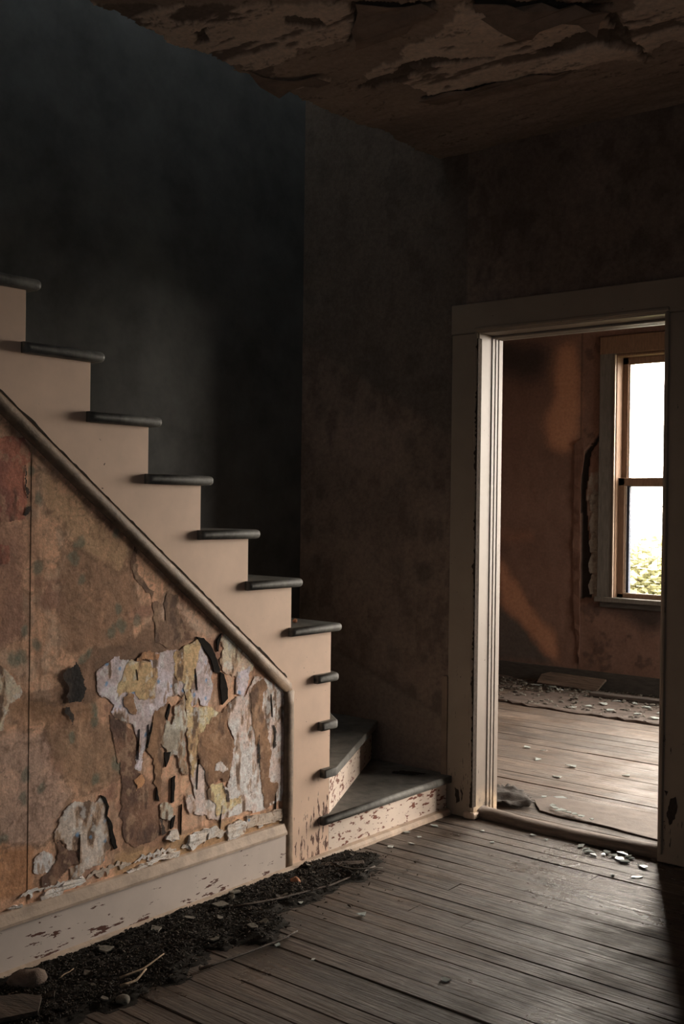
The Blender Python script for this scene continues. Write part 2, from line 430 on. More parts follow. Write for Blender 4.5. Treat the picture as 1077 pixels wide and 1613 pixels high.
# ------------------------------------------------------------------ outlines in metres: stair panel (y, z), floor (x, y), far wall (x, z)
PAPER = {'blue_scrap': [(2.665, 0.764), (2.734, 0.77), (2.722, 0.709), (2.701, 0.672), (2.676, 0.68), (2.66, 0.695)],
 'brown_big': [(2.119, 0.69), (2.176, 0.663), (2.209, 0.632), (2.24, 0.577), (2.226, 0.529), (2.226, 0.499), (2.257, 0.483), (2.273, 0.44), (2.282, 0.377), (2.306, 0.331), (2.328, 0.306), (2.336, 0.274), (2.284, 0.255),
               (2.232, 0.257), (2.194, 0.276), (2.173, 0.321), (2.167, 0.381), (2.171, 0.46), (2.16, 0.541), (2.139, 0.603), (2.119, 0.655)],
 'brown_pocket': [(2.175, 0.746), (2.212, 0.745), (2.22, 0.71), (2.228, 0.689), (2.218, 0.678), (2.188, 0.691), (2.172, 0.716)],
 'brown_strip': [(2.299, 0.675), (2.317, 0.677), (2.338, 0.69), (2.352, 0.703), (2.344, 0.642), (2.332, 0.593), (2.319, 0.57), (2.341, 0.53), (2.336, 0.479), (2.321, 0.39), (2.307, 0.433), (2.299, 0.486), (2.287, 0.539),
                 (2.266, 0.562), (2.281, 0.611)],
 'drip': [(2.741, 0.696), (2.776, 0.725), (2.802, 0.718), (2.825, 0.697), (2.8, 0.666), (2.794, 0.615), (2.814, 0.562), (2.828, 0.514), (2.846, 0.455), (2.837, 0.411), (2.831, 0.366), (2.865, 0.344), (2.878, 0.334),
          (2.872, 0.274), (2.813, 0.263), (2.803, 0.304), (2.792, 0.362), (2.785, 0.409), (2.777, 0.478), (2.757, 0.537), (2.746, 0.583), (2.745, 0.628), (2.735, 0.663)],
 'flake_a': [(1.873, 0.2), (1.901, 0.211), (1.934, 0.21), (1.957, 0.219), (1.991, 0.219), (2.02, 0.225), (2.037, 0.202), (2.014, 0.194), (1.968, 0.197), (1.935, 0.187), (1.88, 0.183)],
 'flake_b': [(2.19, 0.192), (2.233, 0.197), (2.284, 0.204), (2.337, 0.212), (2.414, 0.204), (2.406, 0.185), (2.356, 0.193), (2.311, 0.194), (2.246, 0.183), (2.195, 0.186)],
 'flake_c': [(2.447, 0.217), (2.455, 0.247), (2.489, 0.25), (2.518, 0.254), (2.547, 0.247), (2.518, 0.211), (2.49, 0.203), (2.467, 0.191)],
 'flake_d': [(2.629, 0.185), (2.631, 0.24), (2.683, 0.25), (2.721, 0.231), (2.715, 0.199), (2.684, 0.184), (2.653, 0.186)],
 'flake_e': [(2.723, 0.253), (2.794, 0.244), (2.907, 0.243), (2.904, 0.202), (2.86, 0.2), (2.762, 0.211), (2.724, 0.208)],
 'flake_f': [(2.35, 0.256), (2.371, 0.28), (2.399, 0.278), (2.408, 0.243), (2.383, 0.24)],
 'flake_g': [(1.764, 0.194), (1.788, 0.198), (1.811, 0.197), (1.813, 0.187), (1.784, 0.184)],
 'flake_h': [(2.536, 0.213), (2.547, 0.247), (2.576, 0.252), (2.601, 0.229), (2.565, 0.215)],
 'flap_a': [(1.971, 0.857), (1.989, 0.864), (1.994, 0.873), (2.012, 0.833), (2.025, 0.784), (2.014, 0.743), (1.959, 0.751), (1.963, 0.792), (1.944, 0.841)],
 'flap_b': [(1.957, 0.742), (1.977, 0.739), (1.986, 0.713), (1.982, 0.685), (1.968, 0.7), (1.955, 0.723)],
 'gash_a': [(2.476, 0.902), (2.508, 0.895), (2.537, 0.871), (2.561, 0.836), (2.586, 0.78), (2.583, 0.769), (2.556, 0.776), (2.544, 0.816), (2.514, 0.851)],
 'gash_b': [(2.586, 0.773), (2.604, 0.763), (2.623, 0.71), (2.624, 0.677), (2.597, 0.659), (2.587, 0.715)],
 'gash_c': [(2.567, 0.853), (2.569, 0.883), (2.59, 0.903), (2.581, 0.873), (2.576, 0.843)],
 'gash_d': [(2.088, 0.452), (2.105, 0.441), (2.12, 0.411), (2.113, 0.383), (2.131, 0.358), (2.138, 0.323), (2.154, 0.276), (2.142, 0.273), (2.129, 0.301), (2.124, 0.332), (2.116, 0.369), (2.106, 0.384), (2.113, 0.408)],
 'gash_e': [(2.344, 0.656), (2.36, 0.695), (2.365, 0.686), (2.352, 0.641)],
 'gash_f': [(2.266, 0.573), (2.281, 0.621), (2.291, 0.644), (2.286, 0.616), (2.271, 0.566)],
 'gash_g': [(2.341, 0.54), (2.368, 0.537), (2.357, 0.506), (2.347, 0.491)],
 'gash_h': [(2.374, 0.451), (2.388, 0.455), (2.384, 0.373), (2.373, 0.369)],
 'gash_i': [(2.374, 0.321), (2.39, 0.326), (2.382, 0.29), (2.371, 0.284)],
 'gash_j': [(2.31, 0.433), (2.321, 0.386), (2.308, 0.396)],
 'gash_k': [(2.773, 0.546), (2.787, 0.476), (2.785, 0.397), (2.774, 0.433)],
 'gash_l': [(2.854, 0.561), (2.867, 0.554), (2.866, 0.474), (2.856, 0.464)],
 'gash_m': [(2.604, 0.393), (2.623, 0.361), (2.636, 0.317), (2.626, 0.315), (2.611, 0.357)],
 'gash_n': [(1.815, 1.448), (1.811, 1.426), (1.814, 1.39), (1.82, 1.354), (1.816, 1.352), (1.807, 1.39), (1.807, 1.431)],
 'gash_o': [(1.808, 1.326), (1.823, 1.335), (1.823, 1.308), (1.808, 1.305)],
 'gash_p': [(2.317, 0.329), (2.333, 0.322), (2.355, 0.28), (2.339, 0.279)],
 'grey_scrap': [(2.322, 0.359), (2.343, 0.381), (2.37, 0.372), (2.382, 0.326), (2.365, 0.319), (2.328, 0.331)],
 'grey_strip': [(2.384, 0.688), (2.425, 0.714), (2.435, 0.639), (2.427, 0.577), (2.428, 0.515), (2.443, 0.449), (2.415, 0.465), (2.392, 0.531), (2.36, 0.526), (2.34, 0.55), (2.324, 0.573), (2.339, 0.612), (2.344, 0.642),
                (2.377, 0.627), (2.388, 0.656)],
 'hook': [(1.928, 0.348), (1.962, 0.321), (1.99, 0.301), (2.02, 0.263), (2.013, 0.257), (1.979, 0.26), (1.956, 0.241), (1.923, 0.218), (1.894, 0.216), (1.868, 0.251), (1.911, 0.268), (1.929, 0.291), (1.933, 0.318)],
 'lilac_low': [(2.436, 0.387), (2.458, 0.387), (2.482, 0.353), (2.476, 0.327), (2.454, 0.312), (2.437, 0.345)],
 'lilac_top': [(2.064, 0.823), (2.083, 0.85), (2.136, 0.866), (2.175, 0.862), (2.196, 0.85), (2.283, 0.841), (2.283, 0.86), (2.309, 0.867), (2.382, 0.868), (2.451, 0.874), (2.496, 0.896), (2.514, 0.841), (2.538, 0.796),
               (2.554, 0.729), (2.534, 0.668), (2.517, 0.659), (2.488, 0.699), (2.471, 0.672), (2.46, 0.671), (2.453, 0.725), (2.442, 0.743), (2.426, 0.703), (2.398, 0.723), (2.349, 0.713), (2.338, 0.678),
               (2.299, 0.679), (2.291, 0.65), (2.271, 0.598), (2.261, 0.563), (2.251, 0.525), (2.244, 0.498), (2.223, 0.502), (2.223, 0.534), (2.23, 0.564), (2.245, 0.582), (2.224, 0.619), (2.203, 0.652), (2.163, 0.668),
               (2.121, 0.696), (2.133, 0.718), (2.118, 0.739), (2.089, 0.751), (2.07, 0.769)],
 'mid_brown': [(2.49, 0.568), (2.518, 0.585), (2.556, 0.622), (2.606, 0.636), (2.63, 0.65), (2.622, 0.58), (2.644, 0.543), (2.654, 0.509), (2.64, 0.424), (2.628, 0.389), (2.604, 0.393), (2.589, 0.411), (2.545, 0.392),
               (2.53, 0.422), (2.503, 0.47), (2.485, 0.505), (2.484, 0.547)],
 'mottled': [(2.294, 0.974), (2.286, 1.025), (2.307, 1.028), (2.318, 0.972), (2.345, 0.964), (2.333, 1.022), (2.354, 1.052), (2.393, 1.05), (2.388, 1.009), (2.422, 0.95), (2.445, 0.911), (2.462, 0.892), (2.409, 0.889),
             (2.346, 0.878), (2.3, 0.907)],
 'ochre_curl': [(2.223, 0.849), (2.241, 0.868), (2.267, 0.873), (2.314, 0.865), (2.304, 0.845), (2.262, 0.845)],
 'orange_scrap': [(2.221, 0.48), (2.247, 0.489), (2.262, 0.466), (2.247, 0.449), (2.227, 0.435)],
 'pale_curl': [(2.573, 0.464), (2.597, 0.468), (2.618, 0.452), (2.625, 0.429), (2.603, 0.428), (2.585, 0.44), (2.567, 0.443)],
 'pale_left': [(1.735, 0.885), (1.752, 0.88), (1.777, 0.845), (1.804, 0.82), (1.806, 0.802), (1.794, 0.785), (1.767, 0.78), (1.761, 0.745), (1.741, 0.703), (1.697, 0.71), (1.695, 0.904)],
 'pale_low': [(1.936, 0.408), (1.954, 0.436), (1.988, 0.453), (2.034, 0.448), (2.069, 0.431), (2.088, 0.45), (2.105, 0.441), (2.118, 0.411), (2.113, 0.383), (2.128, 0.36), (2.134, 0.32), (2.124, 0.302), (2.134, 0.28),
              (2.107, 0.267), (2.096, 0.241), (2.037, 0.236), (2.007, 0.202), (1.975, 0.223), (1.983, 0.253), (2.02, 0.259), (2.013, 0.29), (1.967, 0.314), (1.946, 0.349), (1.924, 0.349)],
 'pale_oval': [(1.856, 0.318), (1.884, 0.33), (1.911, 0.314), (1.929, 0.286), (1.916, 0.27), (1.879, 0.261), (1.855, 0.273), (1.85, 0.302)],
 'pale_upper_right': [(2.582, 0.812), (2.603, 0.854), (2.584, 0.877), (2.602, 0.906), (2.657, 0.871), (2.727, 0.809), (2.753, 0.777), (2.74, 0.756), (2.69, 0.753), (2.665, 0.747), (2.616, 0.761)],
 'red_patch': [(1.678, 1.521), (1.728, 1.521), (1.81, 1.525), (1.825, 1.499), (1.832, 1.472), (1.815, 1.448), (1.811, 1.399), (1.821, 1.345), (1.808, 1.326), (1.806, 1.305), (1.817, 1.294), (1.731, 1.287),
               (1.681, 1.287)],
 'red_small': [(1.691, 1.229), (1.762, 1.222), (1.772, 1.197), (1.756, 1.169), (1.692, 1.168)],
 'right_lilac': [(2.624, 0.656), (2.645, 0.675), (2.691, 0.68), (2.704, 0.667), (2.728, 0.697), (2.753, 0.739), (2.818, 0.725), (2.885, 0.678), (2.916, 0.651), (2.912, 0.524), (2.91, 0.409), (2.915, 0.327),
                 (2.903, 0.267), (2.859, 0.269), (2.813, 0.256), (2.784, 0.255), (2.729, 0.267), (2.683, 0.261), (2.621, 0.264), (2.576, 0.267), (2.517, 0.297), (2.48, 0.309), (2.473, 0.38), (2.458, 0.436),
                 (2.454, 0.479), (2.485, 0.484), (2.509, 0.465), (2.539, 0.399), (2.53, 0.379), (2.574, 0.382), (2.604, 0.393), (2.629, 0.371), (2.64, 0.402), (2.648, 0.488), (2.653, 0.542), (2.638, 0.566),
                 (2.622, 0.591)],
 'strip_stain': [(2.197, 1.14), (2.196, 1.19), (2.211, 1.213), (2.221, 1.197), (2.212, 1.153), (2.232, 1.119), (2.254, 1.084), (2.275, 1.066), (2.293, 1.065), (2.285, 1.042), (2.254, 1.063), (2.22, 1.105)],
 'yellow_left': [(2.166, 0.8), (2.186, 0.843), (2.201, 0.85), (2.283, 0.841), (2.283, 0.817), (2.304, 0.817), (2.31, 0.79), (2.303, 0.75), (2.295, 0.716), (2.259, 0.725), (2.228, 0.733), (2.217, 0.746), (2.187, 0.75),
                 (2.152, 0.747), (2.152, 0.768)],
 'yellow_low': [(2.533, 0.379), (2.559, 0.395), (2.604, 0.391), (2.629, 0.332), (2.66, 0.321), (2.697, 0.331), (2.697, 0.309), (2.642, 0.292), (2.606, 0.282), (2.576, 0.284), (2.575, 0.317), (2.54, 0.35)],
 'yellow_tall': [(2.382, 0.866), (2.423, 0.871), (2.462, 0.882), (2.485, 0.899), (2.497, 0.868), (2.486, 0.822), (2.475, 0.781), (2.453, 0.731), (2.457, 0.678), (2.483, 0.664), (2.535, 0.663), (2.6, 0.626),
                 (2.586, 0.596), (2.542, 0.581), (2.519, 0.563), (2.508, 0.533), (2.49, 0.557), (2.483, 0.484), (2.466, 0.424), (2.451, 0.49), (2.442, 0.575), (2.435, 0.639), (2.431, 0.723), (2.416, 0.757),
                 (2.383, 0.771), (2.374, 0.824)]}
LITTER = [(0.101, 1.6), (0.027, 1.684), (0.046, 1.835), (0.04, 1.915), (0.001, 2.192), (-0.014, 2.388), (-0.01, 2.706), (0.007, 2.986), (0.05, 3.268), (0.124, 3.333), (0.191, 3.206), (0.229, 3.047), (0.204, 2.938),
 (0.249, 2.781), (0.211, 2.639), (0.349, 2.553), (0.361, 2.411), (0.277, 2.382), (0.335, 2.324), (0.256, 2.255), (0.304, 2.211), (0.374, 2.068), (0.351, 1.968), (0.347, 1.888), (0.317, 1.764), (0.371, 1.609),
 (0.252, 1.506)]
SHARDS = [(0.664, 4.053, 0.05), (0.697, 4.06, 0.035), (0.72, 4.058, 0.06), (0.746, 4.06, 0.05), (0.776, 4.065, 0.055), (0.826, 4.056, 0.07), (0.848, 4.108, 0.055), (0.951, 3.982, 0.075), (0.986, 3.739, 0.05),
 (0.834, 3.959, 0.06), (0.779, 3.992, 0.04), (0.872, 4.003, 0.055), (0.886, 4.047, 0.045), (0.861, 3.942, 0.045), (0.911, 3.699, 0.025), (0.374, 3.737, 0.03), (0.446, 4.065, 0.045), (0.517, 4.081, 0.03),
 (0.263, 3.841, 0.025), (0.468, 2.8, 0.06), (0.944, 2.567, 0.045), (0.571, 2.422, 0.02), (0.42, 2.43, 0.03), (0.402, 2.492, 0.03), (0.244, 2.738, 0.03), (0.038, 3.615, 0.04), (0.117, 3.595, 0.035), (0.104, 3.42, 0.04),
 (0.074, 3.765, 0.05), (0.142, 3.507, 0.035)]
SHARDS2 = [(-0.39, 5.339, 0.06), (-0.285, 5.33, 0.04), (-0.201, 5.125, 0.06), (0.025, 5.105, 0.11), (0.061, 4.856, 0.07), (0.317, 5.124, 0.08), (0.192, 4.485, 0.05), (0.258, 4.516, 0.08), (0.342, 4.313, 0.07),
 (0.382, 4.296, 0.08), (0.417, 4.288, 0.07), (0.453, 4.282, 0.06), (0.314, 4.341, 0.05), (0.488, 4.275, 0.05), (0.544, 4.263, 0.04), (-1.484, 7.201, 0.12), (-1.144, 7.105, 0.1), (-0.674, 6.673, 0.09),
 (-0.519, 6.637, 0.1), (-0.339, 6.631, 0.1), (-0.187, 6.577, 0.1), (-0.632, 6.968, 0.09), (-0.494, 6.97, 0.09), (-0.371, 6.898, 0.1), (-0.616, 7.083, 0.08), (-0.654, 6.819, 0.1), (-0.217, 6.746, 0.1),
 (-0.747, 6.543, 0.1), (-1.245, 7.196, 0.09), (-1.374, 7.188, 0.09)]
LINO_NEAR = [(0.191, 4.398), (0.22, 4.511), (0.328, 4.522), (0.552, 4.543), (0.779, 4.563), (0.926, 4.21), (0.787, 4.22), (0.577, 4.244), (0.397, 4.244), (0.291, 4.267)]
LINO_FAR = [(-1.338, 6.463), (-1.366, 6.677), (-1.374, 6.885), (-1.206, 6.937), (-1.034, 7.138), (-0.883, 7.138), (-0.302, 7.152), (-0.008, 6.449), (-0.25, 6.435), (-0.562, 6.45), (-0.788, 6.444), (-1.022, 6.438), (-1.203, 6.492)]
RAG = [(0.095, 4.171), (-0.051, 4.43), (-0.01, 4.499), (0.076, 4.47), (0.148, 4.416), (0.264, 4.269), (0.176, 4.216)]
TWIGS = [[(0.274, 1.942), (0.285, 2.017), (0.255, 2.121)], [(0.32, 1.91), (0.322, 1.963), (0.288, 2.026)], [(0.15, 1.829), (0.144, 1.861), (0.128, 1.896)], [(0.379, 2.149), (0.396, 2.298), (0.411, 2.448), (0.399, 2.543)],
 [(0.137, 2.529), (0.188, 2.688), (0.215, 2.922), (0.209, 3.184)], [(0.121, 3.069), (0.199, 3.065), (0.238, 3.192)]]
FLOORPTS = {'bottle': (0.361, 1.885),
 'brick': (0.116, 2.851),
 'chip1': (0.032, 2.046),
 'chip2': (0.019, 2.241),
 'chip3': (0.03, 2.517),
 'chip4': (0.012, 2.332),
 'slab': (0.207, 1.645),
 'stone': (0.106, 1.764),
 'woodscrap': (0.165, 3.053)}
CEIL_PALE = [[(0.241, 3.009), (0.354, 2.972), (0.478, 2.988), (0.479, 2.95), (0.651, 2.887), (0.754, 2.842), (0.825, 2.788), (0.793, 2.872), (0.835, 2.973), (0.872, 3.089), (0.941, 3.027), (1.034, 3.06), (1.092, 3.161),
  (1.064, 3.38), (1.051, 3.533), (0.977, 3.442), (0.863, 3.387), (0.754, 3.406), (0.619, 3.373), (0.409, 3.362), (0.318, 3.371), (0.279, 3.223), (0.205, 3.09)],
 [(1.127, 3.133), (1.225, 3.101), (1.406, 3.14), (1.273, 3.48), (1.192, 3.416), (1.114, 3.495), (1.076, 3.427)],
 [(-0.102, 2.063), (0.558, 2.58), (0.388, 2.791), (0.206, 2.712), (-0.048, 2.857), (-0.082, 2.794), (-0.058, 2.706), (-0.126, 2.619), (-0.119, 2.524), (-0.113, 2.432), (-0.096, 2.322), (-0.096, 2.205)],
 [(-0.06, 2.74), (-0.022, 2.863), (0.134, 2.962), (-0.111, 2.96), (-0.125, 2.872)]]
CEIL_DARK = [[(0.828, 3.208), (0.981, 3.162), (1.083, 3.224), (1.081, 3.33), (0.999, 3.304), (0.909, 3.298), (0.833, 3.264)],
 [(0.84, 2.8), (1.165, 3.054), (1.086, 3.129), (0.948, 3.015), (0.879, 3.088), (0.84, 2.965), (0.806, 2.871)], [(0.388, 2.791), (0.582, 2.809), (0.756, 2.734), (0.558, 2.58)],
 [(0.328, 3.006), (0.531, 3.062), (0.684, 3.181), (0.587, 3.173), (0.388, 3.074)], [(0.262, 3.327), (0.568, 3.371), (0.85, 3.411), (0.834, 3.441), (0.555, 3.436), (0.289, 3.413)],
 [(0.044, 2.402), (0.093, 2.411), (0.005, 2.48), (-0.024, 2.47)], [(0.316, 2.499), (0.416, 2.566), (0.382, 2.636), (0.286, 2.561)], [(0.15, 3.085), (0.398, 3.06), (0.394, 3.142), (0.15, 3.161)],
 [(1.088, 3.102), (1.119, 3.127), (1.096, 3.535), (1.071, 3.541)]]
WALL2 = {'band': [(-1.848, 0.957), (-1.76, 0.836), (-1.644, 0.694), (-1.501, 0.507), (-1.336, 0.375), (-1.306, 0.185), (-1.359, 0.179), (-1.526, 0.309), (-1.668, 0.47), (-1.813, 0.558)],
 'bulb': [(-1.469, 1.97), (-1.433, 2.09), (-1.364, 2.159), (-1.383, 2.353), (-1.354, 2.568), (-1.211, 2.58), (-1.169, 2.292), (-1.156, 2.101), (-1.163, 1.911), (-1.224, 1.78), (-1.33, 1.753), (-1.429, 1.823)],
 'dark': [(-1.155, 1.698), (-1.058, 1.823), (-1.077, 1.673), (-1.104, 1.437), (-1.085, 1.2), (-1.055, 0.965), (-1.04, 0.674), (-1.134, 0.668), (-1.14, 1.104), (-1.14, 1.436)],
 'grey': [(-1.065, 1.602), (-0.973, 1.615), (-0.959, 0.679), (-1.051, 0.673), (-1.055, 0.965), (-1.041, 1.037), (-1.103, 1.366), (-1.09, 1.507)],
 'greylow': [(-1.871, 0.554), (-1.755, 0.548), (-1.63, 0.537), (-1.539, 0.431), (-1.471, 0.338), (-1.414, 0.222), (-1.305, 0.16), (-1.864, 0.128)],
 'hbar': [(-1.851, 1.153), (-1.539, 1.151), (-1.527, 1.082), (-1.85, 1.072)],
 'sillstain': [(-1.076, 0.657), (-0.462, 0.684), (-0.46, 0.518), (-0.6, 0.438), (-0.698, 0.499), (-0.772, 0.562), (-0.947, 0.572), (-1.05, 0.612)],
 'strip': [(-1.199, 1.817), (-1.131, 1.863), (-1.114, 1.744), (-1.142, 1.531), (-1.14, 1.104), (-1.131, 0.178), (-1.178, 0.484), (-1.196, 0.959), (-1.193, 1.436)],
 'tear': [(-0.978, 1.924), (-0.973, 1.886), (-1.027, 1.804), (-1.088, 1.73), (-1.109, 1.739), (-1.048, 1.823)],
 'topdark': [(-1.905, 2.689), (-1.424, 2.574), (-1.437, 2.357), (-1.613, 2.319), (-1.9, 2.387)]}
BOARD2 = [(-1.341, 7.158), (-1.522, 7.62), (-1.073, 7.706), (-0.851, 7.169)]
BOARD3 = [(-0.835, 7.02), (-0.312, 7.177)]
STAINS = [([(1.819, 0.786), (1.938, 0.785), (2.012, 0.881), (2.16, 0.911), (2.287, 0.954), (2.45, 0.942), (2.502, 0.884), (2.315, 0.84), (2.1, 0.823), (2.065, 0.727), (1.819, 0.746)], (84, 60, 45)),
 ([(1.678, 0.713), (1.884, 0.681), (1.907, 0.585), (1.976, 0.478), (1.932, 0.412), (1.867, 0.334), (1.681, 0.396)], (146, 112, 92)),
 ([(1.884, 0.7), (2.163, 0.658), (2.153, 0.522), (2.129, 0.468), (2.022, 0.469), (1.964, 0.509), (1.918, 0.583)], (116, 85, 62)), ([(1.681, 0.414), (1.845, 0.358), (1.858, 0.208), (1.683, 0.22)], (138, 90, 58)),
 ([(1.944, 1.215), (2.181, 1.17), (2.214, 1.01), (2.16, 0.895), (1.926, 0.899)], (116, 82, 60)), ([(1.853, 1.436), (2.01, 1.346), (2.181, 1.21), (2.157, 1.132), (1.989, 1.214), (1.876, 1.327)], (144, 108, 78)),
 ([(1.671, 1.291), (1.813, 1.281), (1.821, 0.964), (1.675, 0.906)], (120, 82, 64)), ([(2.325, 1.053), (2.536, 0.935), (2.581, 0.877), (2.479, 0.908), (2.393, 0.998), (2.329, 0.961)], (150, 120, 98)),
 ([(1.777, 0.779), (2.065, 0.735), (2.066, 0.673), (1.862, 0.703), (1.778, 0.734)], (112, 78, 54)), ([(2.144, 0.268), (2.907, 0.237), (2.908, 0.155), (2.146, 0.16)], (132, 98, 66)),
 ([(2.166, 0.48), (2.347, 0.446), (2.351, 0.229), (2.181, 0.269)], (104, 72, 54))]
SPOTS = [(1.832, 1.435), (1.854, 1.354), (1.985, 1.172), (2.013, 1.118), (1.857, 1.153), (1.817, 0.973), (1.86, 0.933), (1.807, 0.901), (2.146, 1.01), (2.123, 0.938), (2.04, 0.888), (2.061, 0.716), (2.061, 0.683),
 (1.985, 0.647), (1.822, 0.564), (1.876, 0.517), (1.818, 0.491), (2.0, 1.227), (2.143, 1.25), (1.776, 0.896), (2.017, 0.875), (2.165, 0.569), (2.155, 0.532), (2.068, 0.499), (1.751, 0.398), (1.966, 0.348),
 (2.222, 0.969), (2.159, 0.964)]
CASING_LOSS = [[(1.014, 0.249), (1.034, 0.26), (1.042, 0.225), (1.033, 0.176), (1.013, 0.148), (1.0, 0.181)], [(0.989, 0.276), (1.004, 0.274), (0.997, 0.256)], [(0.109, 0.325), (0.118, 0.321), (0.122, 0.294), (0.112, 0.304)],
 [(0.04, 0.121), (0.06, 0.113), (0.067, 0.065), (0.048, 0.053)], [(0.069, 0.132), (0.083, 0.101), (0.077, 0.067)]]

# ------------------------------------------------------------------ materials
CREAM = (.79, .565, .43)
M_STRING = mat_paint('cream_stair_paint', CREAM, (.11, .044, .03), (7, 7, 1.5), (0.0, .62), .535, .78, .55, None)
M_BASE = mat_paint('cream_baseboard_paint', (.70, .60, .54), (.11, .042, .03), (7, 2.0, 9), (0.0, .16), .56, .67, .55, None, 7)
M_RISER = mat_paint('cream_riser_paint', (.76, .64, .55), (.18, .06, .036), (2.5, 2.5, 7), (0.0, .5), .575, .61, .55, None, 9)
M_TREAD = mat_plain('slate_grey_tread_paint', (.125, .122, .112), .45, 18, .58, .35, .35, (1, 1, 1))
M_MOULD = mat_plain('brown_varnished_moulding', A(86, 65, 48), .4, 22, .55, .35, .35, (1, 1, 1))
M_SHOE = mat_plain('worn_cream_shoe', (.50, .385, .30), .25, 20, .6, .3, .3)
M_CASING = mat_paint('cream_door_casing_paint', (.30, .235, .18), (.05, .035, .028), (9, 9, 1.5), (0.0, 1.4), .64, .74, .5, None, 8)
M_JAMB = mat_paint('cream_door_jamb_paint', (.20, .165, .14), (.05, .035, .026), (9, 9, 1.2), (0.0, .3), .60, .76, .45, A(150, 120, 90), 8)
M_FLOOR = mat_wood('weathered_floor_planks', (.056, .040, .031), (.132, .100, .078), 'X', (.26, .74), .34, .5, (.052, .040, .032), (.95, 3.72, 0, .55))
M_FLOOR2 = mat_wood('dusty_far_room_planks', (.054, .037, .027), (.155, .112, .084), 'X', (.35, .75), .45, .45, (.06, .046, .038))
M_UNDER = mat_plain('dark_subfloor', (.012, .010, .009), .2, 10, .95, .1, .1)
M_DOORWALL = mat_vcol('stained_hall_wallpaper', .85, .3, 60, .3)
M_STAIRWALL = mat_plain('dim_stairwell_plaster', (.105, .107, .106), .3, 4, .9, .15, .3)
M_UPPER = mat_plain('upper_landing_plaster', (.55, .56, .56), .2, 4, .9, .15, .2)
M_HALLWALL = mat_plain('hall_plaster', (.22, .16, .12), .3, 4, .9, .15, .2)
M_CEIL = mat_vcol('peeling_ceiling', .9, .5, 50, .25)
M_FARWALL = mat_vcol('red_brown_wallpaper', .85, .35, 45, .25)
M_ROOM2 = mat_plain('far_room_plaster', (.15, .105, .085), .25, 4, .9, .15, .2)
M_ROOM2C = mat_plain('far_room_ceiling_plaster', (.14, .105, .085), .25, 4, .9, .15, .2)
M_MAINPAPER = mat_vcol('brown_floral_wallpaper', .9, .35, 140, .22, .24)
M_PLASTER = mat_plain('ochre_plaster', A(128, 96, 64), .3, 30, .9, .2, .5)
M_DARK = mat_plain('blackened_gap', (.022, .018, .016), .3, 30, .95, .1, .2)
M_TORN = mat_plain('dark_torn_paper_back', (.045, .034, .027), .4, 60, .9, .15, .5)
M_TRIM2 = mat_plain('grey_weathered_window_wood', (.09, .084, .074), .3, 20, .7, .3, .35, (4, 4, .6))
M_SASH = mat_plain('brown_sash_wood', (.13, .078, .048), .3, 20, .6, .35, .3, (4, 4, .8))
M_SASHWHITE = mat_plain('pale_sash_bead', (.30, .24, .19), .15, 20, .5, .35, .2)
M_BLUE = mat_plain('dark_blue_sash_edge', (.02, .035, .07), .2, 20, .6, .3, .2)
M_SKIRT2 = mat_plain('grey_dusty_skirting', (.038, .035, .031), .35, 16, .8, .25, .4, (.8, 4, 4))
M_BOARD = mat_wood('loose_board_wood', (.055, .04, .031), (.115, .085, .066), 'X', (.6, .85), .2, .3)
M_LINO = mat_plain('pink_brown_linoleum', (.14, .108, .09), .22, 18, .65, .3, .3)
M_LINO2 = mat_plain('dirty_linoleum', (.075, .056, .047), .35, 14, .7, .3, .4)
M_RAG = mat_plain('grey_rag', (.07, .064, .06), .35, 30, .95, .1, .6)
M_DIRT = mat_plain('black_leaf_mould', (.022, .018, .014), .5, 70, .9, .2, .8)
M_LEAF = mat_plain('dead_leaf_brown', (.05, .04, .03), .5, 40, .85, .25, .5)
M_CHIP = mat_plain('paint_chip_grey', (.15, .135, .11), .3, 40, .8, .3, .4)
M_TWIG = mat_plain('dry_twig', (.34, .25, .17), .3, 60, .8, .25, .4)
M_STONE = mat_plain('plaster_lump', (.17, .125, .10), .35, 40, .9, .2, .8)
M_BRICK = mat_plain('brick_fragment', (.42, .20, .12), .25, 40, .9, .2, .5)

def mat_glass_pane():
    t = NT('dusty_window_glass')
    tr = t.n('ShaderNodeBsdfTransparent'); gl = t.n('ShaderNodeBsdfGlossy')
    gl.inputs['Roughness'].default_value = .05
    tr.inputs['Color'].default_value = (.96, .96, .95, 1)
    mx = t.n('ShaderNodeMixShader'); mx.inputs[0].default_value = .06
    t.t.links.new(tr.outputs[0], mx.inputs[1]); t.t.links.new(gl.outputs[0], mx.inputs[2])
    t.t.links.new(mx.outputs[0], t.out.inputs['Surface'])
    return t.m
M_PANE = mat_glass_pane()
def mat_shard():
    t = NT('broken_glass')
    t.b.inputs['Transmission Weight'].default_value = .35
    return t.done((.62, .68, .66), .06, .9)
M_SHARD = mat_shard()

# ------------------------------------------------------------------ room shell
ZC = 2.887
YF = 3.99      # hall face of the door wall
YR = 4.14      # far-room face of the door wall
YB = 7.40      # far-room window wall
XL, XR, ZH = 0.136, 0.963, 2.09   # door opening
XW = -0.90     # stairwell side wall

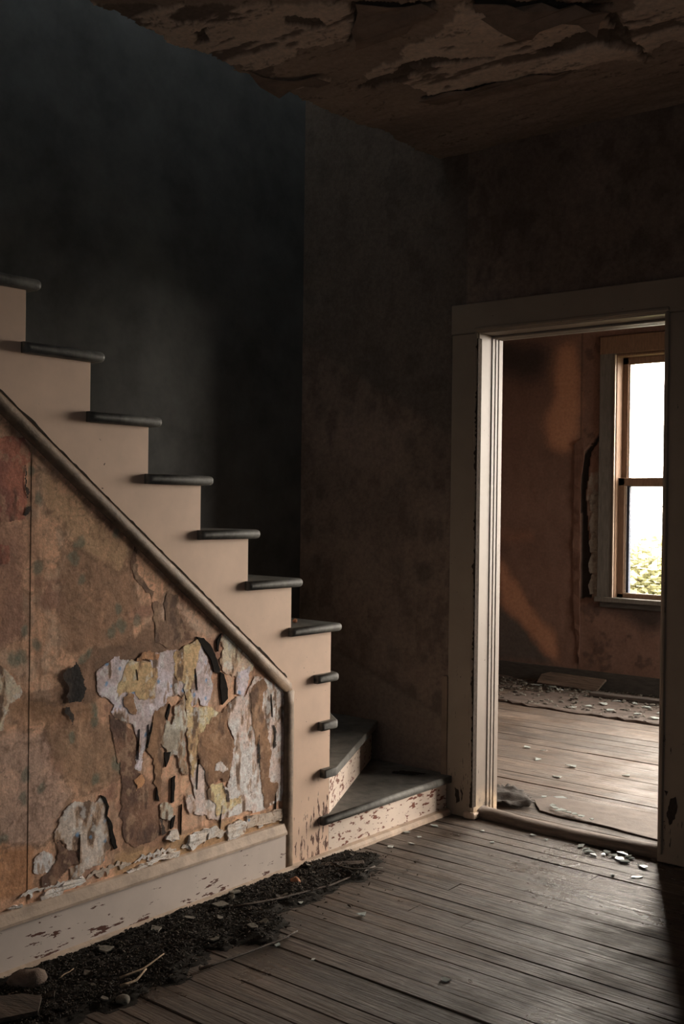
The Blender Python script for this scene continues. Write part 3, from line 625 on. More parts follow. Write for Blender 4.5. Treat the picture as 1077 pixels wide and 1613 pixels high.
def floor_planks(name, x0, x1, y0, y1, w, mat, ztop, joints, rnd, parent, gap=.003):
    y = y0
    while y < y1 - .01:
        ww = min(w * rnd.uniform(.97, 1.03), y1 - y)
        cuts = [x0] + sorted(rnd.uniform(x0 + .2, x1 - .2) for _ in range(joints if rnd.random() < .75 else 0)) + [x1]
        for a, b in zip(cuts[:-1], cuts[1:]):
            if b - a < .05: continue
            L, Wd = b - a - .002, ww - gap * rnd.choice((.12, .15, .2, .3, .4, 1.0))
            # a plank: worn rounded top edges, slight cup
            bm = bmesh.new()
            n = 5
            prof = [(-Wd / 2, -.02), (-Wd / 2, -.0018), (-Wd / 2 + .002, 0.0), (Wd / 2 - .002, 0.0), (Wd / 2, -.0018), (Wd / 2, -.02)]
            rows = []
            for i in range(n):
                xx = -L / 2 + L * i / (n - 1)
                wob = rnd.uniform(-.0012, .0012)
                rows.append([bm.verts.new((xx, p[0] + wob, p[1] + (rnd.uniform(-.0015, .0012) if p[1] > -.01 else 0))) for p in prof])
            for i in range(n - 1):
                for k in range(5):
                    bm.faces.new((rows[i][k], rows[i + 1][k], rows[i + 1][k + 1], rows[i][k + 1]))
            bm.faces.new(rows[0]); bm.faces.new(rows[-1][::-1])
            bmesh.ops.recalc_face_normals(bm, faces=bm.faces)
            me = bpy.data.meshes.new('plank'); bm.to_mesh(me); bm.free()
            o = link('plank', me, mat, parent, ((a + b) / 2, y + ww / 2, ztop + rnd.uniform(-.002, .0015)))
            o.rotation_euler = (rnd.uniform(-.012, .012), 0, 0)
        y += ww

rf = random.Random(3)
floor = struct(box('floor', XW - .1, 3.6, -1.2, YR, -.06, -.019, M_UNDER))
tag(floor, 'worn grey-brown plank floor of the hall', 'floor')
ph = empty('tmp'); bpy.data.objects.remove(ph)
def shift_children(parent):
    for c in parent.children:
        c.location = Vector(c.location) - Vector(parent.location)
floor_planks('plank', 0.0, 3.6, .60, 4.03, .083, M_FLOOR, 0.0, 2, rf, floor)
shift_children(floor)
floor2 = struct(box('floor_far_room', -2.4, 3.2, YR, YB + .05, -.06, -.019, M_UNDER))
tag(floor2, 'dusty plank floor of the room beyond the doorway', 'floor')
floor_planks('plank', -2.4, 3.2, 4.03, 7.4, .13, M_FLOOR2, 0.0, 1, rf, floor2, .0018)
shift_children(floor2)

# --- door wall: hall side with stained paper
def door_wall_paint(u, v):
    wx = (fbm(u * 7, v * 7, 3) - .5) * .10; wz = (fbm(u * 7, v * 7, 9) - .5) * .10
    n = fbm(u * 3, v * 3, 21); n2 = fbm(u * 14, v * 9, 33)
    c = np.zeros(u.shape + (3,)) + np.array((.20, .145, .115))
    c = c * (0.65 + .7 * n[..., None])
    c = lerp(c, (.105, .075, .06), sstep(.52, .72, n2) * .6)
    # faded floral motif, dark blotches
    sx, sz = (u + wx * .3) / .155, (v + wz * .3) / .19
    off = np.where(np.floor(sz).astype(int) % 2 == 0, 0., .5)
    fx, fz = (sx + off) % 1 - .5, sz % 1 - .5
    d = np.sqrt(fx ** 2 + (fz * 1.1) ** 2) + (n2 - .5) * .9
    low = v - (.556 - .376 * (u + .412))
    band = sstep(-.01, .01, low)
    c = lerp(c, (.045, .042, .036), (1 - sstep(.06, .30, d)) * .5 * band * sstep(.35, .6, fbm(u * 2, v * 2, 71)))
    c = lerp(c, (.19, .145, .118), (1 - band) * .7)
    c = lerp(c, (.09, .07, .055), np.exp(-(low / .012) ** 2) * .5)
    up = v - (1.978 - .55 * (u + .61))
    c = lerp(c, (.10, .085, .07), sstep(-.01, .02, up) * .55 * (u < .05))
    return c, (n2 - .5) * .004
hole = lambda u, v: ~((u > XL - .005) & (u < XR + .005) & (v < ZH + .005)) & ((u < .02) | (v < ZC + .15))
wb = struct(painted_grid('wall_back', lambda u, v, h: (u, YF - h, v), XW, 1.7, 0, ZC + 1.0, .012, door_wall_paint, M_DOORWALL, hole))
tag(wb, 'dark stained wallpapered hall wall around the doorway', 'wall')
for a in [(XW - .1, XL - .017, YF + .006, YR, -.05, 5.4), (XR + .017, 3.6, YF + .006, YR, -.05, 3.1), (XL - .017, XR + .017, YF + .006, YR, ZH + .015, 3.1), (XL - .017, 3.6, YF + .006, YR, 3.1, 5.4)]:
    part_of(box('wall_core', *a, M_HALLWALL), wb)
part_of(box('far_room_plaster', -2.4, XL - .017, YR, YR + .01, 0, ZC, M_ROOM2), wb)
part_of(box('far_room_plaster', XR + .017, 3.2, YR, YR + .01, 0, ZC, M_ROOM2), wb)
part_of(box('far_room_plaster', XL - .017, XR + .017, YR, YR + .01, ZH + .015, ZC, M_ROOM2), wb)
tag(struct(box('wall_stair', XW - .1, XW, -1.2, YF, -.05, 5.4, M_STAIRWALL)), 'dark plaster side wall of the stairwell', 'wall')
tag(struct(box('wall_right', 3.6, 3.7, -1.3, YR, -.05, 5.4, M_HALLWALL)), 'plain hall wall on the right out of view', 'wall')
tag(struct(box('wall_front', XW - .1, 3.7, -1.3, -1.2, -.05, 5.4, M_HALLWALL)), 'plain hall wall behind the viewer', 'wall')
tag(struct(box('wall_landing', 1.64, 1.74, -1.2, YF, 3.1, 5.4, M_UPPER)), 'plain wall of the upper landing behind its window', 'wall')  # unseen wall, added to back the landing fill light
def fill_light_surround(name, lab, c, w, hgt, axis, mat):  # four bars added round a fill light out of view
    o = struct(empty(name, c)); tag(o, lab, 'window')
    f = .06
    for a, b_, c0, c1 in ((-w / 2 - f, -w / 2, -hgt / 2 - f, hgt / 2 + f), (w / 2, w / 2 + f, -hgt / 2 - f, hgt / 2 + f), (-w / 2, w / 2, -hgt / 2 - f, -hgt / 2), (-w / 2, w / 2, hgt / 2, hgt / 2 + f)):
        if axis == 'X': part_of(box('window_frame', c[0] - .02, c[0] + .03, c[1] + a, c[1] + b_, c[2] + c0, c[2] + c1, mat), o)
        else: part_of(box('window_frame', c[0] + a, c[0] + b_, c[1] - .03, c[1] + .02, c[2] + c0, c[2] + c1, mat), o)
fill_light_surround('window_4', 'front window of the hall behind the viewer', (2.5, -1.17, 1.05), 1.3, .9, 'Y', M_HALLWALL)  # surround added for the fill light behind the viewer
fill_light_surround('window_5', 'window of the upper landing out of view', (1.61, 2.2, 4.55), 1.6, 1.0, 'X', M_UPPER)  # surround added for the landing fill light
tag(struct(box('landing_parapet', -.10, -.02, -1.2, YF, 3.1, 4.1, M_UPPER)), 'low parapet of the upper landing above the hall', 'wall')  # unseen, added so landing fill reaches the stairwell only by bounce
tag(struct(box('roof', XW - .1, 3.7, -1.3, YR, 5.4, 5.5, M_UPPER)), 'ceiling of the upper landing', 'ceiling')

# --- hall ceiling, paper peeling off in sheets
def ceil_paint(u, v):
    wx = (fbm(u * 6, v * 6, 5) - .5) * .16; wy = (fbm(u * 6, v * 6, 15) - .5) * .16
    wx = wx + (fbm(u * 25, v * 25, 6) - .5) * .05; wy = wy + (fbm(u * 25, v * 25, 16) - .5) * .05
    n = fbm(u * 2.2, v * 5, 41); n2 = fbm(u * 9, v * 22, 43); n3 = fbm(u * 5, v * 16, 47)
    c = np.zeros(u.shape + (3,)) + np.array((.36, .265, .205)); c = c * (.65 + .7 * n[..., None])
    pale = np.zeros(u.shape); dark = np.zeros(u.shape)
    for p in CEIL_PALE: pale = np.maximum(pale, inpoly(u + wx, v + wy, p) * 1.)
    for p in CEIL_DARK: dark = np.maximum(dark, inpoly(u + wx * .7, v + wy * .7, p) * 1.)
    c = lerp(c, (.78, .60, .47), pale * (.55 + .45 * n2))
    tear = (sstep(.57, .63, n3) * pale) * .85
    c = lerp(c, (.13, .09, .07), tear)
    c = lerp(c, (.11, .08, .062), dark * .9)
    crack = np.exp(-((n3 - .5) / .012) ** 2) * sstep(.45, .6, n)
    c = lerp(c, (.07, .05, .04), crack * .7)
    h = pale * .006 * (1 - tear) - dark * .012 + (n - .5) * .03 + n2 * .01
    return c, h
def ceil_keep(u, v):
    return u > -.115 + .05 * fbm(v * 9, v * 0 + .3, 77) + .05 * (fbm(v * 40, v * 0 + .7, 78) - .5)
ceil = struct(painted_grid('ceiling', lambda u, v, h: (u, v, ZC - h), -.12, 1.75, 1.75, YF, .008, ceil_paint, M_CEIL, ceil_keep, True))
tag(ceil, 'brown stained hall ceiling with peeling paper', 'ceiling')
part_of(box('ceiling_slab', -.07, 3.6, -1.2, YF, ZC + .022, 3.1, M_HALLWALL), ceil)
part_of(box('ceiling_slab', 1.7, 3.6, -1.2, YF, ZC - .01, ZC + .02, M_HALLWALL), ceil)
part_of(box('ceiling_slab', -.07, 1.7, -1.2, 1.8, ZC - .01, ZC + .02, M_HALLWALL), ceil)

# hanging sheets of ceiling paper
def hanging_sheet(poly, drop, rnd, mat):
    pl = ragged(poly, .05, .015, rnd)
    return prism_sheet(pl, drop, rnd, mat)
def prism_sheet(pl, drop, rnd, mat):
    cx = sum(p[0] for p in pl) / len(pl); cy = sum(p[1] for p in pl) / len(pl)
    tris = tessellate_polygon([[Vector((a, b, 0)) for a, b in pl]])
    zs = [ZC - .012 - drop * max(0, (b - cy) * 1.6 + rnd.uniform(0, .35)) for a, b in pl]
    n = len(pl)
    vs = [(a, b, z) for (a, b), z in zip(pl, zs)] + [(a, b, z - .003) for (a, b), z in zip(pl, zs)]
    fs = [tuple(t) for t in tris] + [tuple(n + k for k in t)[::-1] for t in tris]
    fs += [(i, (i + 1) % n, n + (i + 1) % n, n + i) for i in range(n)]
    me = mesh_py('peeling_paper', vs, fs)
    o = link('peeling_paper', me, mat)
    return part_of(o, ceil)
M_CPAPER = mat_plain('ceiling_paper', (.26, .185, .14), .3, 12, .9, .15, .4)
rc = random.Random(12)
for p, dr in ((CEIL_DARK[1], .10), (CEIL_DARK[4], .05), (CEIL_DARK[2], .06), (CEIL_PALE[3], .05)):
    hanging_sheet(p, dr, rc, M_CPAPER)

# --- far room shell with window wall
WX0, WX1, WZ0, WZ1 = -.87, .05, .69, 2.46     # visible window opening
def far_paint(u, v):
    wx = (fbm(u * 9, v * 9, 5) - .5) * .06; wz = (fbm(u * 9, v * 9, 15) - .5) * .06
    n = fbm(u * 3, v * 3, 61); n2 = fbm(u * 12, v * 12, 63); st = fbm(u * 40, v * 1.5, 65)
    c = np.zeros(u.shape + (3,)) + np.array((.122, .073, .056)); c = c * (.7 + .6 * n[..., None])
    c = lerp(c, (.10, .058, .041), sstep(.5, .75, st) * .35 * (v < .7))
    def soft(k, amp=.05):
        m = 0
        for i in range(16):
            a = (i / 15) ** .5 * amp
            m = m + inpoly(u + wx + a * math.cos(i * 2.4), v + wz + a * math.sin(i * 2.4), WALL2[k])
        return m / 16.
    c = lerp(c, (.32, .165, .10), soft('bulb', .06) * .9)
    c = lerp(c, (.17, .09, .06), soft('hbar', .04) * .7)
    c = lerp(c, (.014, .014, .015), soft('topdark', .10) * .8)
    c = lerp(c, (.062, .056, .052), soft('greylow', .04) * .9)
    c = lerp(c, (.30, .155, .095), soft('band', .04) * .9)
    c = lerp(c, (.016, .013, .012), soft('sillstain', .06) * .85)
    c = lerp(c, (.03, .02, .016), sstep(.62, .72, n2) * .5 * (u > -1.15))
    c = lerp(c, (.03, .022, .018), np.exp(-((u + 1.147) / .006) ** 2) * .8)
    dk = inpoly(u + wx * .2, v + wz * .2, WALL2['dark']) | inpoly(u, v, WALL2['tear'])
    c = lerp(c, (.015, .012, .010), dk * 1.)
    c = lerp(c, (.17, .155, .135) , (inpoly(u + wx * .3, v + wz * .3, WALL2['grey']) & ~dk) * (.35 + .65 * sstep(.4, .6, n2)))
    return c, (n2 - .5) * .008 - dk * .015
whole = lambda u, v: ~((u > WX0) & (u < WX1) & (v > WZ0) & (v < WZ1))
wf = struct(painted_grid('wall_far', lambda u, v, h: (u, YB - h, v), -2.4, .4, 0, ZC, .01, far_paint, M_FARWALL, whole))
tag(wf, 'red-brown stained wall of the far room beside its window', 'wall')
O2 = (.40, 3.04)    # second, wide window further along the same wall
for a in [(-2.5, WX0, YB + .035, YB + .16, -.05, 3.0), (WX0, WX1, YB + .035, YB + .16, -.05, WZ0), (WX0, WX1, YB + .035, YB + .16, WZ1, 3.0), (WX1, O2[0], YB + .035, YB + .16, -.05, 3.0),
          (O2[0], O2[1], YB, YB + .16, -.05, .38), (O2[0], O2[1], YB, YB + .16, 2.64, 3.0), (O2[1], 3.35, YB, YB + .16, -.05, 3.0)]:
    part_of(box('wall_core', *a, M_ROOM2), wf)
tag(struct(box('wall_far_left', -2.5, -2.4, YR, YB, -.05, 3.0, M_ROOM2)), 'side wall of the far room out of view', 'wall')
wr2 = struct(box('wall_far_right', 3.2, 3.35, YR, 5.5, -.05, 3.0, M_ROOM2))
tag(wr2, 'windowed side wall of the far room out of view', 'wall')
for a in [(3.2, 3.35, 6.7, YB, -.05, 3.0), (3.2, 3.35, 5.5, 6.7, -.05, .6), (3.2, 3.35, 5.5, 6.7, 2.2, 3.0)]:
    part_of(box('wall_core', *a, M_ROOM2), wr2)
tag(struct(box('ceiling_far_room', -2.5, 3.35, YR, YB + .16, ZC, 3.05, M_ROOM2C)), 'ceiling of the far room', 'ceiling')

# window_1: double-hung sash window seen through the doorway
win = struct(empty('window_1', (-.41, YB, .69)))
tag(win, 'tall double-hung sash window glowing in the far room', 'window')
def wpart(name, *a, bev=.003):
    return part_of(box(name, *a, bev=bev), win)
wpart('casing', -.992, -.872, YB - .022, YB + .004, .655, 2.60, M_TRIM2)
wpart('casing', .052, .172, YB - .022, YB + .004, .655, 2.60, M_TRIM2)
wpart('head_casing', -.992, .172, YB - .024, YB + .004, 2.47, 2.60, M_SASH)
wpart('jamb', WX0 - .004, WX0 + .012, YB - .01, YB + .16, WZ0, WZ1, M_SASH)
wpart('stop_bead', WX0 - .004, WX0 + .004, YB - .028, YB - .010, WZ0, WZ1, M_SASHWHITE, bev=0)
wpart('jamb', WX1 - .012, WX1 + .004, YB - .01, YB + .16, WZ0, WZ1, M_SASHWHITE)
wpart('jamb', WX0, WX1, YB - .01, YB + .16, WZ1 - .012, WZ1 + .004, M_SASH)
wpart('window_sill', -1.0, .18, YB - .05, YB + .17, .655, .69, M_TRIM2)
wpart('apron', -.97, .15, YB - .02, YB + .002, .615, .655, M_SKIRT2)
def sash(y0, y1, z0, z1, stile, rt, rb, lower):
    s = part_of(empty('sash', ((WX0 + WX1) / 2, (y0 + y1) / 2, z0)), win)
    base = Vector(s.location) + Vector(win.location)
    def sp(name, *a, bev=.003):
        o = box(name, *a, bev=bev); o.parent = s; o.location = Vector(o.location) - base; return o
    xa, xb = WX0 + .012, WX1 - .012
    sp('stile', xa, xa + stile, y0, y1, z0, z1, M_SASH); sp('stile', xb - stile, xb, y0, y1, z0, z1, M_SASH)
    sp('rail', xa, xb, y0, y1, z0, z0 + rb, M_SASH); sp('rail', xa, xb, y0, y1, z1 - rt, z1, M_SASH)
    e = .010
    sp('glazing_bead', xa + stile, xa + stile + e, y0 + .01, y1, z0 + rb, z1 - rt, M_SASHWHITE, bev=0)
    sp('glazing_bead', xb - stile - e, xb - stile, y0 + .01, y1, z0 + rb, z1 - rt, M_SASHWHITE, bev=0)
    if lower:
        sp('glazing_bead', xa + stile, xb - stile, y0 - .002, y0 + .01, z0 + rb, z0 + rb + .008, M_SASHWHITE, bev=0)
        sp('sash_edge', xa + stile + e, xa + stile + e + .022, y0 + .018, y1 + .01, z0 + rb, z1 - rt, M_BLUE, bev=0)
    sp('pane', xa + stile, xb - stile, (y0 + y1) / 2 - .002, (y0 + y1) / 2 + .002, z0 + rb, z1 - rt, M_PANE, bev=0)
sash(YB + .08, YB + .12, 1.50, WZ1 - .012, .045, .05, .055, False)
sash(YB + .03, YB + .07, WZ0, 1.565, .05, .058, .028, True)
# wire mesh nailed outside the lower sash
def wire_mesh():
    vs, fs = [], []
    def bar(p, q, r=.0011):
        b = len(vs)
        for P_ in (p, q):
            vs.extend([(P_[0] - r, P_[1] - r, P_[2] - r), (P_[0] + r, P_[1] - r, P_[2] + r), (P_[0], P_[1] + r, P_[2])])
        for k in range(3): fs.append((b + k, b + (k + 1) % 3, b + 3 + (k + 1) % 3, b + 3 + k))
    y = YB + .15
    x = WX0 + .02
    while x < WX1 - .02:
        bar((x, y, .69), (x + .004, y, 1.55)); x += .050
    z = .71
    while z < 1.55:
        bar((WX0 + .012, y, z), (WX1 - .012, y, z + .003)); z += .050
    return mesh_py('wire_mesh', vs, fs)
wm = part_of(link('wire_mesh', wire_mesh(), mat_plain('rusty_wire', (.05, .045, .04), .2, 20, .5, .4, .1)), win)
wm['kind'] = 'stuff'
# plain panes in the two windows beyond the frame
for k, a in enumerate([(O2[0], O2[1], YB + .07, YB + .075, .38, 2.64), (3.27, 3.275, 5.5, 6.7, .6, 2.2)]):
    w = struct(empty('window_%d' % (k + 2), ((a[0] + a[1]) / 2, (a[2] + a[3]) / 2, a[4])))
    tag(w, ('wide window further along the far wall, hidden by the door casing', 'side window of the far room, out of view')[k], 'window')
    part_of(box('pane', *a, M_PANE), w)
    if k == 0:
        for x in (a[0], (a[0] + a[1]) / 2, a[1] - .05): part_of(box('stile', x, x + .05, YB + .04, YB + .1, a[4], a[5], M_SASH), w)
        part_of(box('rail', a[0], a[1], YB + .04, YB + .1, 1.47, 1.53, M_SASH), w)
    else:
        for y in (a[2], (a[2] + a[3]) / 2, a[3] - .05): part_of(box('stile', 3.24, 3.3, y, y + .05, a[4], a[5], M_SASH), w)
        part_of(box('rail', 3.24, 3.3, a[2], a[3], 1.47, 1.53, M_SASH), w)

bb2 = struct(box('baseboard_far', -2.4, .7, YB - .022, YB, 0, .135, M_SKIRT2, bev=.004))
tag(bb2, 'grey dusty skirting board of the far room', 'baseboard')
# torn lath strip and hanging strip of paper beside the window
M_PINK = mat_plain('pink_brown_paper_strip', (.10, .055, .04), .25, 20, .85, .2, .4, (3, 3, .6))
M_GREYP = mat_plain('grey_plaster_scab', (.15, .135, .115), .4, 26, .9, .2, .6)
PB = lambda a, b, h: (a, YB - h, b)
rp = random.Random(5)
part_of(link('paper_strip', torn_me('paper_strip', WALL2['strip'], .002, .005, .010, PB, rp, .002, .04), M_PINK), wf)
for q in range(5):
    z0 = .70 + q * .155
    pl = [(-1.055, z0), (-.996, z0 + .01), (-.996, z0 + .14), (-1.04, z0 + .15), (-1.07, z0 + .07)]
    part_of(link('plaster_scab', torn_me('plaster_scab', pl, .0, .004, .004, PB, rp, .005, .015), M_GREYP), wf)

# ------------------------------------------------------------------ door frame
door = struct(empty('door_1', (.55, YF, 0)))
tag(door, 'doorless cream door frame with chipped casing', 'door frame')
def dpart(name, *a, bev=.003):
    return part_of(box(name, *a, bev=bev), door)
CY = 3.966
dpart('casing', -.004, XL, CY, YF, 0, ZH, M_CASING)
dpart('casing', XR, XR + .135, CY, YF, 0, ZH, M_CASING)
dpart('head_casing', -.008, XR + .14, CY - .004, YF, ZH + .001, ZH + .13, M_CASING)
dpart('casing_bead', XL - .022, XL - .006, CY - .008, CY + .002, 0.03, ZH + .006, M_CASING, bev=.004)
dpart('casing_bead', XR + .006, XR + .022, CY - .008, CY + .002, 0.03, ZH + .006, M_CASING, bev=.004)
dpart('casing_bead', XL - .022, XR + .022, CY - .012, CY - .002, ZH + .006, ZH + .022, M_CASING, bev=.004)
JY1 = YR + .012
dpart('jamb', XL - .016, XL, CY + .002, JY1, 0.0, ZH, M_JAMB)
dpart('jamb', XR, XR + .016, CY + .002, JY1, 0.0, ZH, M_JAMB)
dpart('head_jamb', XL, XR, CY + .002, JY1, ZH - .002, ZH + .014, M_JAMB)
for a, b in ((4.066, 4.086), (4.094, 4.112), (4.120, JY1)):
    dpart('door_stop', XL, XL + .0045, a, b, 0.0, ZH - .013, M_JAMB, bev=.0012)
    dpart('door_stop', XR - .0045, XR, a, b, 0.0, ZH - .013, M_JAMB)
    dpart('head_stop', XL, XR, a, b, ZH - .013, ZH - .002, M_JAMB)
dpart('plinth', XL - .045, XL + .014, CY - .016, CY + .085, 0.0, .028, M_SHOE, bev=.006)

def chip_edge():
    r = random.Random(6); lo, hi = [], []
    z = .05
    while z < ZH - .02:
        a = max(0, math.sin(z * 7 + 1) * math.sin(z * 19)) * .010 + r.random() ** 4 * .012
        lo.append((XL + .0005, z)); hi.append((XL - .002 - a, z)); z += .009
    return prism_me('chipped_edge', lo + hi[::-1], CY - .009, CY + .02, 'XZ')
part_of(link('chipped_edge', chip_edge(), M_TORN), door)
for pl in CASING_LOSS:
    part_of(link('paint_loss', torn_me('paint_loss', pl, 0, .0012, 0, lambda a, b, h: (a, CY - h, b), random.Random(3), .003, .01), M_TORN), door)

# threshold: worn rounded timber sill
def threshold():
    vs, fs = [], []
    n, m = 14, 9
    r = random.Random(8)
    for i in range(n):
        x = XL + (XR - XL) * i / (n - 1)
        sag = -.010 * math.sin(math.pi * i / (n - 1))
        for k in range(m):
            a = math.pi * k / (m - 1)
            vs.append((x, 4.035 + sag * 1.2 - .045 * math.cos(a) + r.uniform(-.002, .002), .044 * math.sin(a) ** .7 + sag * (1 if 0 < k < m - 1 else 0) + r.uniform(-.001, .001)))
    for i in range(n - 1):
        for k in range(m - 1):
            fs.append((i * m + k, i * m + k + 1, (i + 1) * m + k + 1, (i + 1) * m + k))
        fs.append((i * m, (i + 1) * m, (i + 1) * m + m - 1, i * m + m - 1))
    fs.append(tuple(range(m))); fs.append(tuple((n - 1) * m + k for k in range(m))[::-1])
    return mesh_py('threshold', vs, fs, True)
th = link('threshold', threshold(), mat_plain('worn_threshold_wood', (.15, .11, .085), .45, 10, .6, .35, .5, (1, 8, 8)))
part_of(th, door)

# ------------------------------------------------------------------ staircase
RISE, RUN, T, YN = .18, .2269, .032, 3.165
def ZT(k): return RISE * k - (.012 if k < 5 else .004)
def YK(k): return YN - (k - 5) * RUN
NTOP = 15
stair = empty('staircase', (-.45, YN, 0))
tag(stair, 'cream painted boxed staircase with grey treads and winder steps', 'staircase')
# stringer board: saw-tooth top, raking bottom, newel end down to the floor
def zc(y): return 1.620 - .783 * (y - 1.723)
poly = []
k = 5
pts = [(YN, 0.0), (YN, ZT(5) - T)]
for k in range(5, NTOP + 1):
    pts.append((YK(k + 1), ZT(k) - T))
    pts.append((YK(k + 1), ZT(k + 1) - T))
yl = YK(NTOP + 1)
pts = pts[:-1]
pts += [(yl, zc(yl)), (2.933, zc(2.933)), (2.945, 0.0)]
part_of(prism('stringer_board', pts, -.022, 0.0, M_STRING, None, 'YZ', .0012, 1), stair)

def tread_me(poly, z, bev=.013, nose=()):
    bm = bmesh.new()
    lo = [bm.verts.new((a, b, z - T)) for a, b in poly]; hi = [bm.verts.new((a, b, z)) for a, b in poly]
    n = len(poly)
    bm.faces.new(lo[::-1]); bm.faces.new(hi)
    for i in range(n): bm.faces.new((lo[i], lo[(i + 1) % n], hi[(i + 1) % n], hi[i]))
    bmesh.ops.recalc_face_normals(bm, faces=bm.faces)
    # bullnose: round the edges that stand clear of the wall and of the next riser
    out = lambda v: v.co.x > .02 or v.tag
    for i, (a, b) in enumerate(poly):
        lo[i].tag = hi[i].tag = (i in nose)
    ed = [e for e in bm.edges if out(e.verts[0]) and out(e.verts[1])]
    bmesh.ops.bevel(bm, geom=ed, offset=bev, segments=4, affect='EDGES', profile=.5, clamp_overlap=True)
    me = bpy.data.meshes.new('tread'); bm.to_mesh(me); bm.free()
    for pg in me.polygons: pg.use_smooth = pg.area < .012
    return me
# straight flight
for k in range(5, NTOP + 1):
    y0, y1 = YK(k + 1), YK(k)
    pl = [(XW + .002, y0 - .001), (0.001, y0 - .001), (0.001, y0 - .016), (.030, y0 - .016), (.030, y1 + .036), (XW + .002, y1 + .036)]
    part_of(link('tread', tread_me(pl, ZT(k), .0148, (3, 4, 5)), M_TREAD), stair)
    part_of(box('riser', XW + .002, -.023, y1 - .018, y1, ZT(k - 1), ZT(k) - T, M_RISER), stair)
# winders fan round the newel end
ANG = {1: 0, 2: 28, 3: 51, 4: 71, 5: 90}
def far_pt(a, off=0.0):
    a = math.radians(a); dx, dy = -math.sin(a), math.cos(a)
    ox, oy = math.cos(a) * off, math.sin(a) * off          # offset towards the foot of the stair
    px, py = 0 + ox, YN + oy
    ts = []
    if dy > 1e-6: ts.append((YF - .004 - py) / dy)
    if dx < -1e-6: ts.append((XW + .003 - px) / dx)
    t = min(x for x in ts if x > 0)
    return (px + dx * t, py + dy * t)
def near_pt(a, off):
    a = math.radians(a)
    return (math.cos(a) * off, YN + math.sin(a) * off)
stub = {1: 3.112, 2: 3.108, 3: 3.092, 4: 3.066}
for k in range(1, 5):
    a0, a1 = ANG[k], ANG[k + 1]
    f0, f1 = far_pt(a0, .030), far_pt(a1, -.004)
    pl = [(0.001, stub[k]), (.030, stub[k])]
    n0 = near_pt(a0, .030)
    if k == 1:
        pl += [(.030, YF - .026), (.0, YF - .026)]
        pl[-1:] = [(-.006, YF - .004)]
    else:
        pl += [(.030, YN + (.004, .008, .016)[k - 2]), n0, f0]
    c = (XW + .003, YF - .004)
    th0 = math.degrees(math.atan2(.9, YF - YN))
    if a0 < th0 < a1: pl.append(c)
    pl += [f1, (-.004, YN + .001), (.001, YN + .001)]
    part_of(link('tread', tread_me(pl, ZT(k), .0148, (1, 2) if k == 1 else (1, 2, 3, 4)), M_TREAD), stair)
    # riser below this tread
    z0, z1 = (0 if k == 1 else ZT(k - 1)), ZT(k) - T
    fa, fb = far_pt(a0, 0.0), far_pt(a0, -.02)
    na, nb = near_pt(a0, 0.0), near_pt(a0, -.02)
    if k == 1: na, nb, fa, fb = (0, YN), (-.02, YN), (0, YF - .03), (-.02, YF - .03)
    part_of(prism('riser', [na, fa, fb, nb], z0, z1, M_RISER, None, 'XY'), stair)
# small dark upright strip where the bottom riser dies into the door casing
part_of(box('corner_post', -.03, -.002, YF - .03, YF - .001, 0, .60, M_HALLWALL), stair)
# half-round moulding round the panel below the stringer
def half_round(name, p, q, w, mat, m0, m1, x0=-.002, proud=.015):
    """rounded bead on the stair face from p to q (y, z), ends mitred along m0, m1 directions"""
    p, q = Vector(p), Vector(q)
    d = (q - p).normalized(); nrm = Vector((-d.y, d.x))
    prof = []
    for i in range(9):
        a = math.pi * i / 8
        prof.append((-math.cos(a) * w / 2, math.sin(a) * proud))
    prof = [(-w / 2, -.010)] + prof + [(w / 2, -.010)]
    vs, fs = [], []
    n = len(prof); segs = 12
    r = random.Random(len(name) + int(w * 1000))
    for s in range(segs + 1):
        t = s / segs
        for a, h in prof:
            base = p + (q - p) * t
            sh = 0
            if s == 0: sh = a * m0
            if s == segs: sh = a * m1
            v = base + nrm * a + d * sh
            wob = r.uniform(-.001, .001)
            vs.append((x0 + h + wob, v.x, v.y))
    for s in range(segs):
        for k in range(n - 1):
            fs.append((s * n + k, s * n + k + 1, (s + 1) * n + k + 1, (s + 1) * n + k))
    fs.append(tuple(range(n))[::-1]); fs.append(tuple(segs * n + k for k in range(n)))
    bm = bmesh.new()
    V = [bm.verts.new(v) for v in vs]
    for f in fs: bm.faces.new([V[i] for i in f])
    bmesh.ops.recalc_face_normals(bm, faces=bm.faces)
    me = bpy.data.meshes.new(name); bm.to_mesh(me); bm.free()
    for pg in me.polygons: pg.use_smooth = len(pg.vertices) == 4
    return part_of(link(name, me, mat), stair)
mt = math.tan((math.pi / 2 - math.atan(.783)) / 2)
half_round('raking_moulding', (yl, zc(yl)), (2.933, zc(2.933)), .044, M_MOULD, 0, -mt)
half_round('upright_moulding', (2.933, zc(2.933)), (2.935, .012), .048, M_MOULD, mt, 0)
# ragged dark crack of old paint along the upper edge of the rake
def crack_strip():
    r = random.Random(4); up, lo = [], []
    y = 1.55
    while y < 2.93:
        b = zc(y) + .0340
        up.append((y, b + .001 + .006 * max(0, math.sin(y * 23) * math.sin(y * 9.1 + 1)) ** 2 + r.random() ** 3 * .004)); lo.append((y, b - .004)); y += .012
    return prism_me('old_paint_crack', lo + up[::-1], -.001, .0012, 'YZ')
part_of(link('old_paint_crack', crack_strip(), M_TORN), stair)

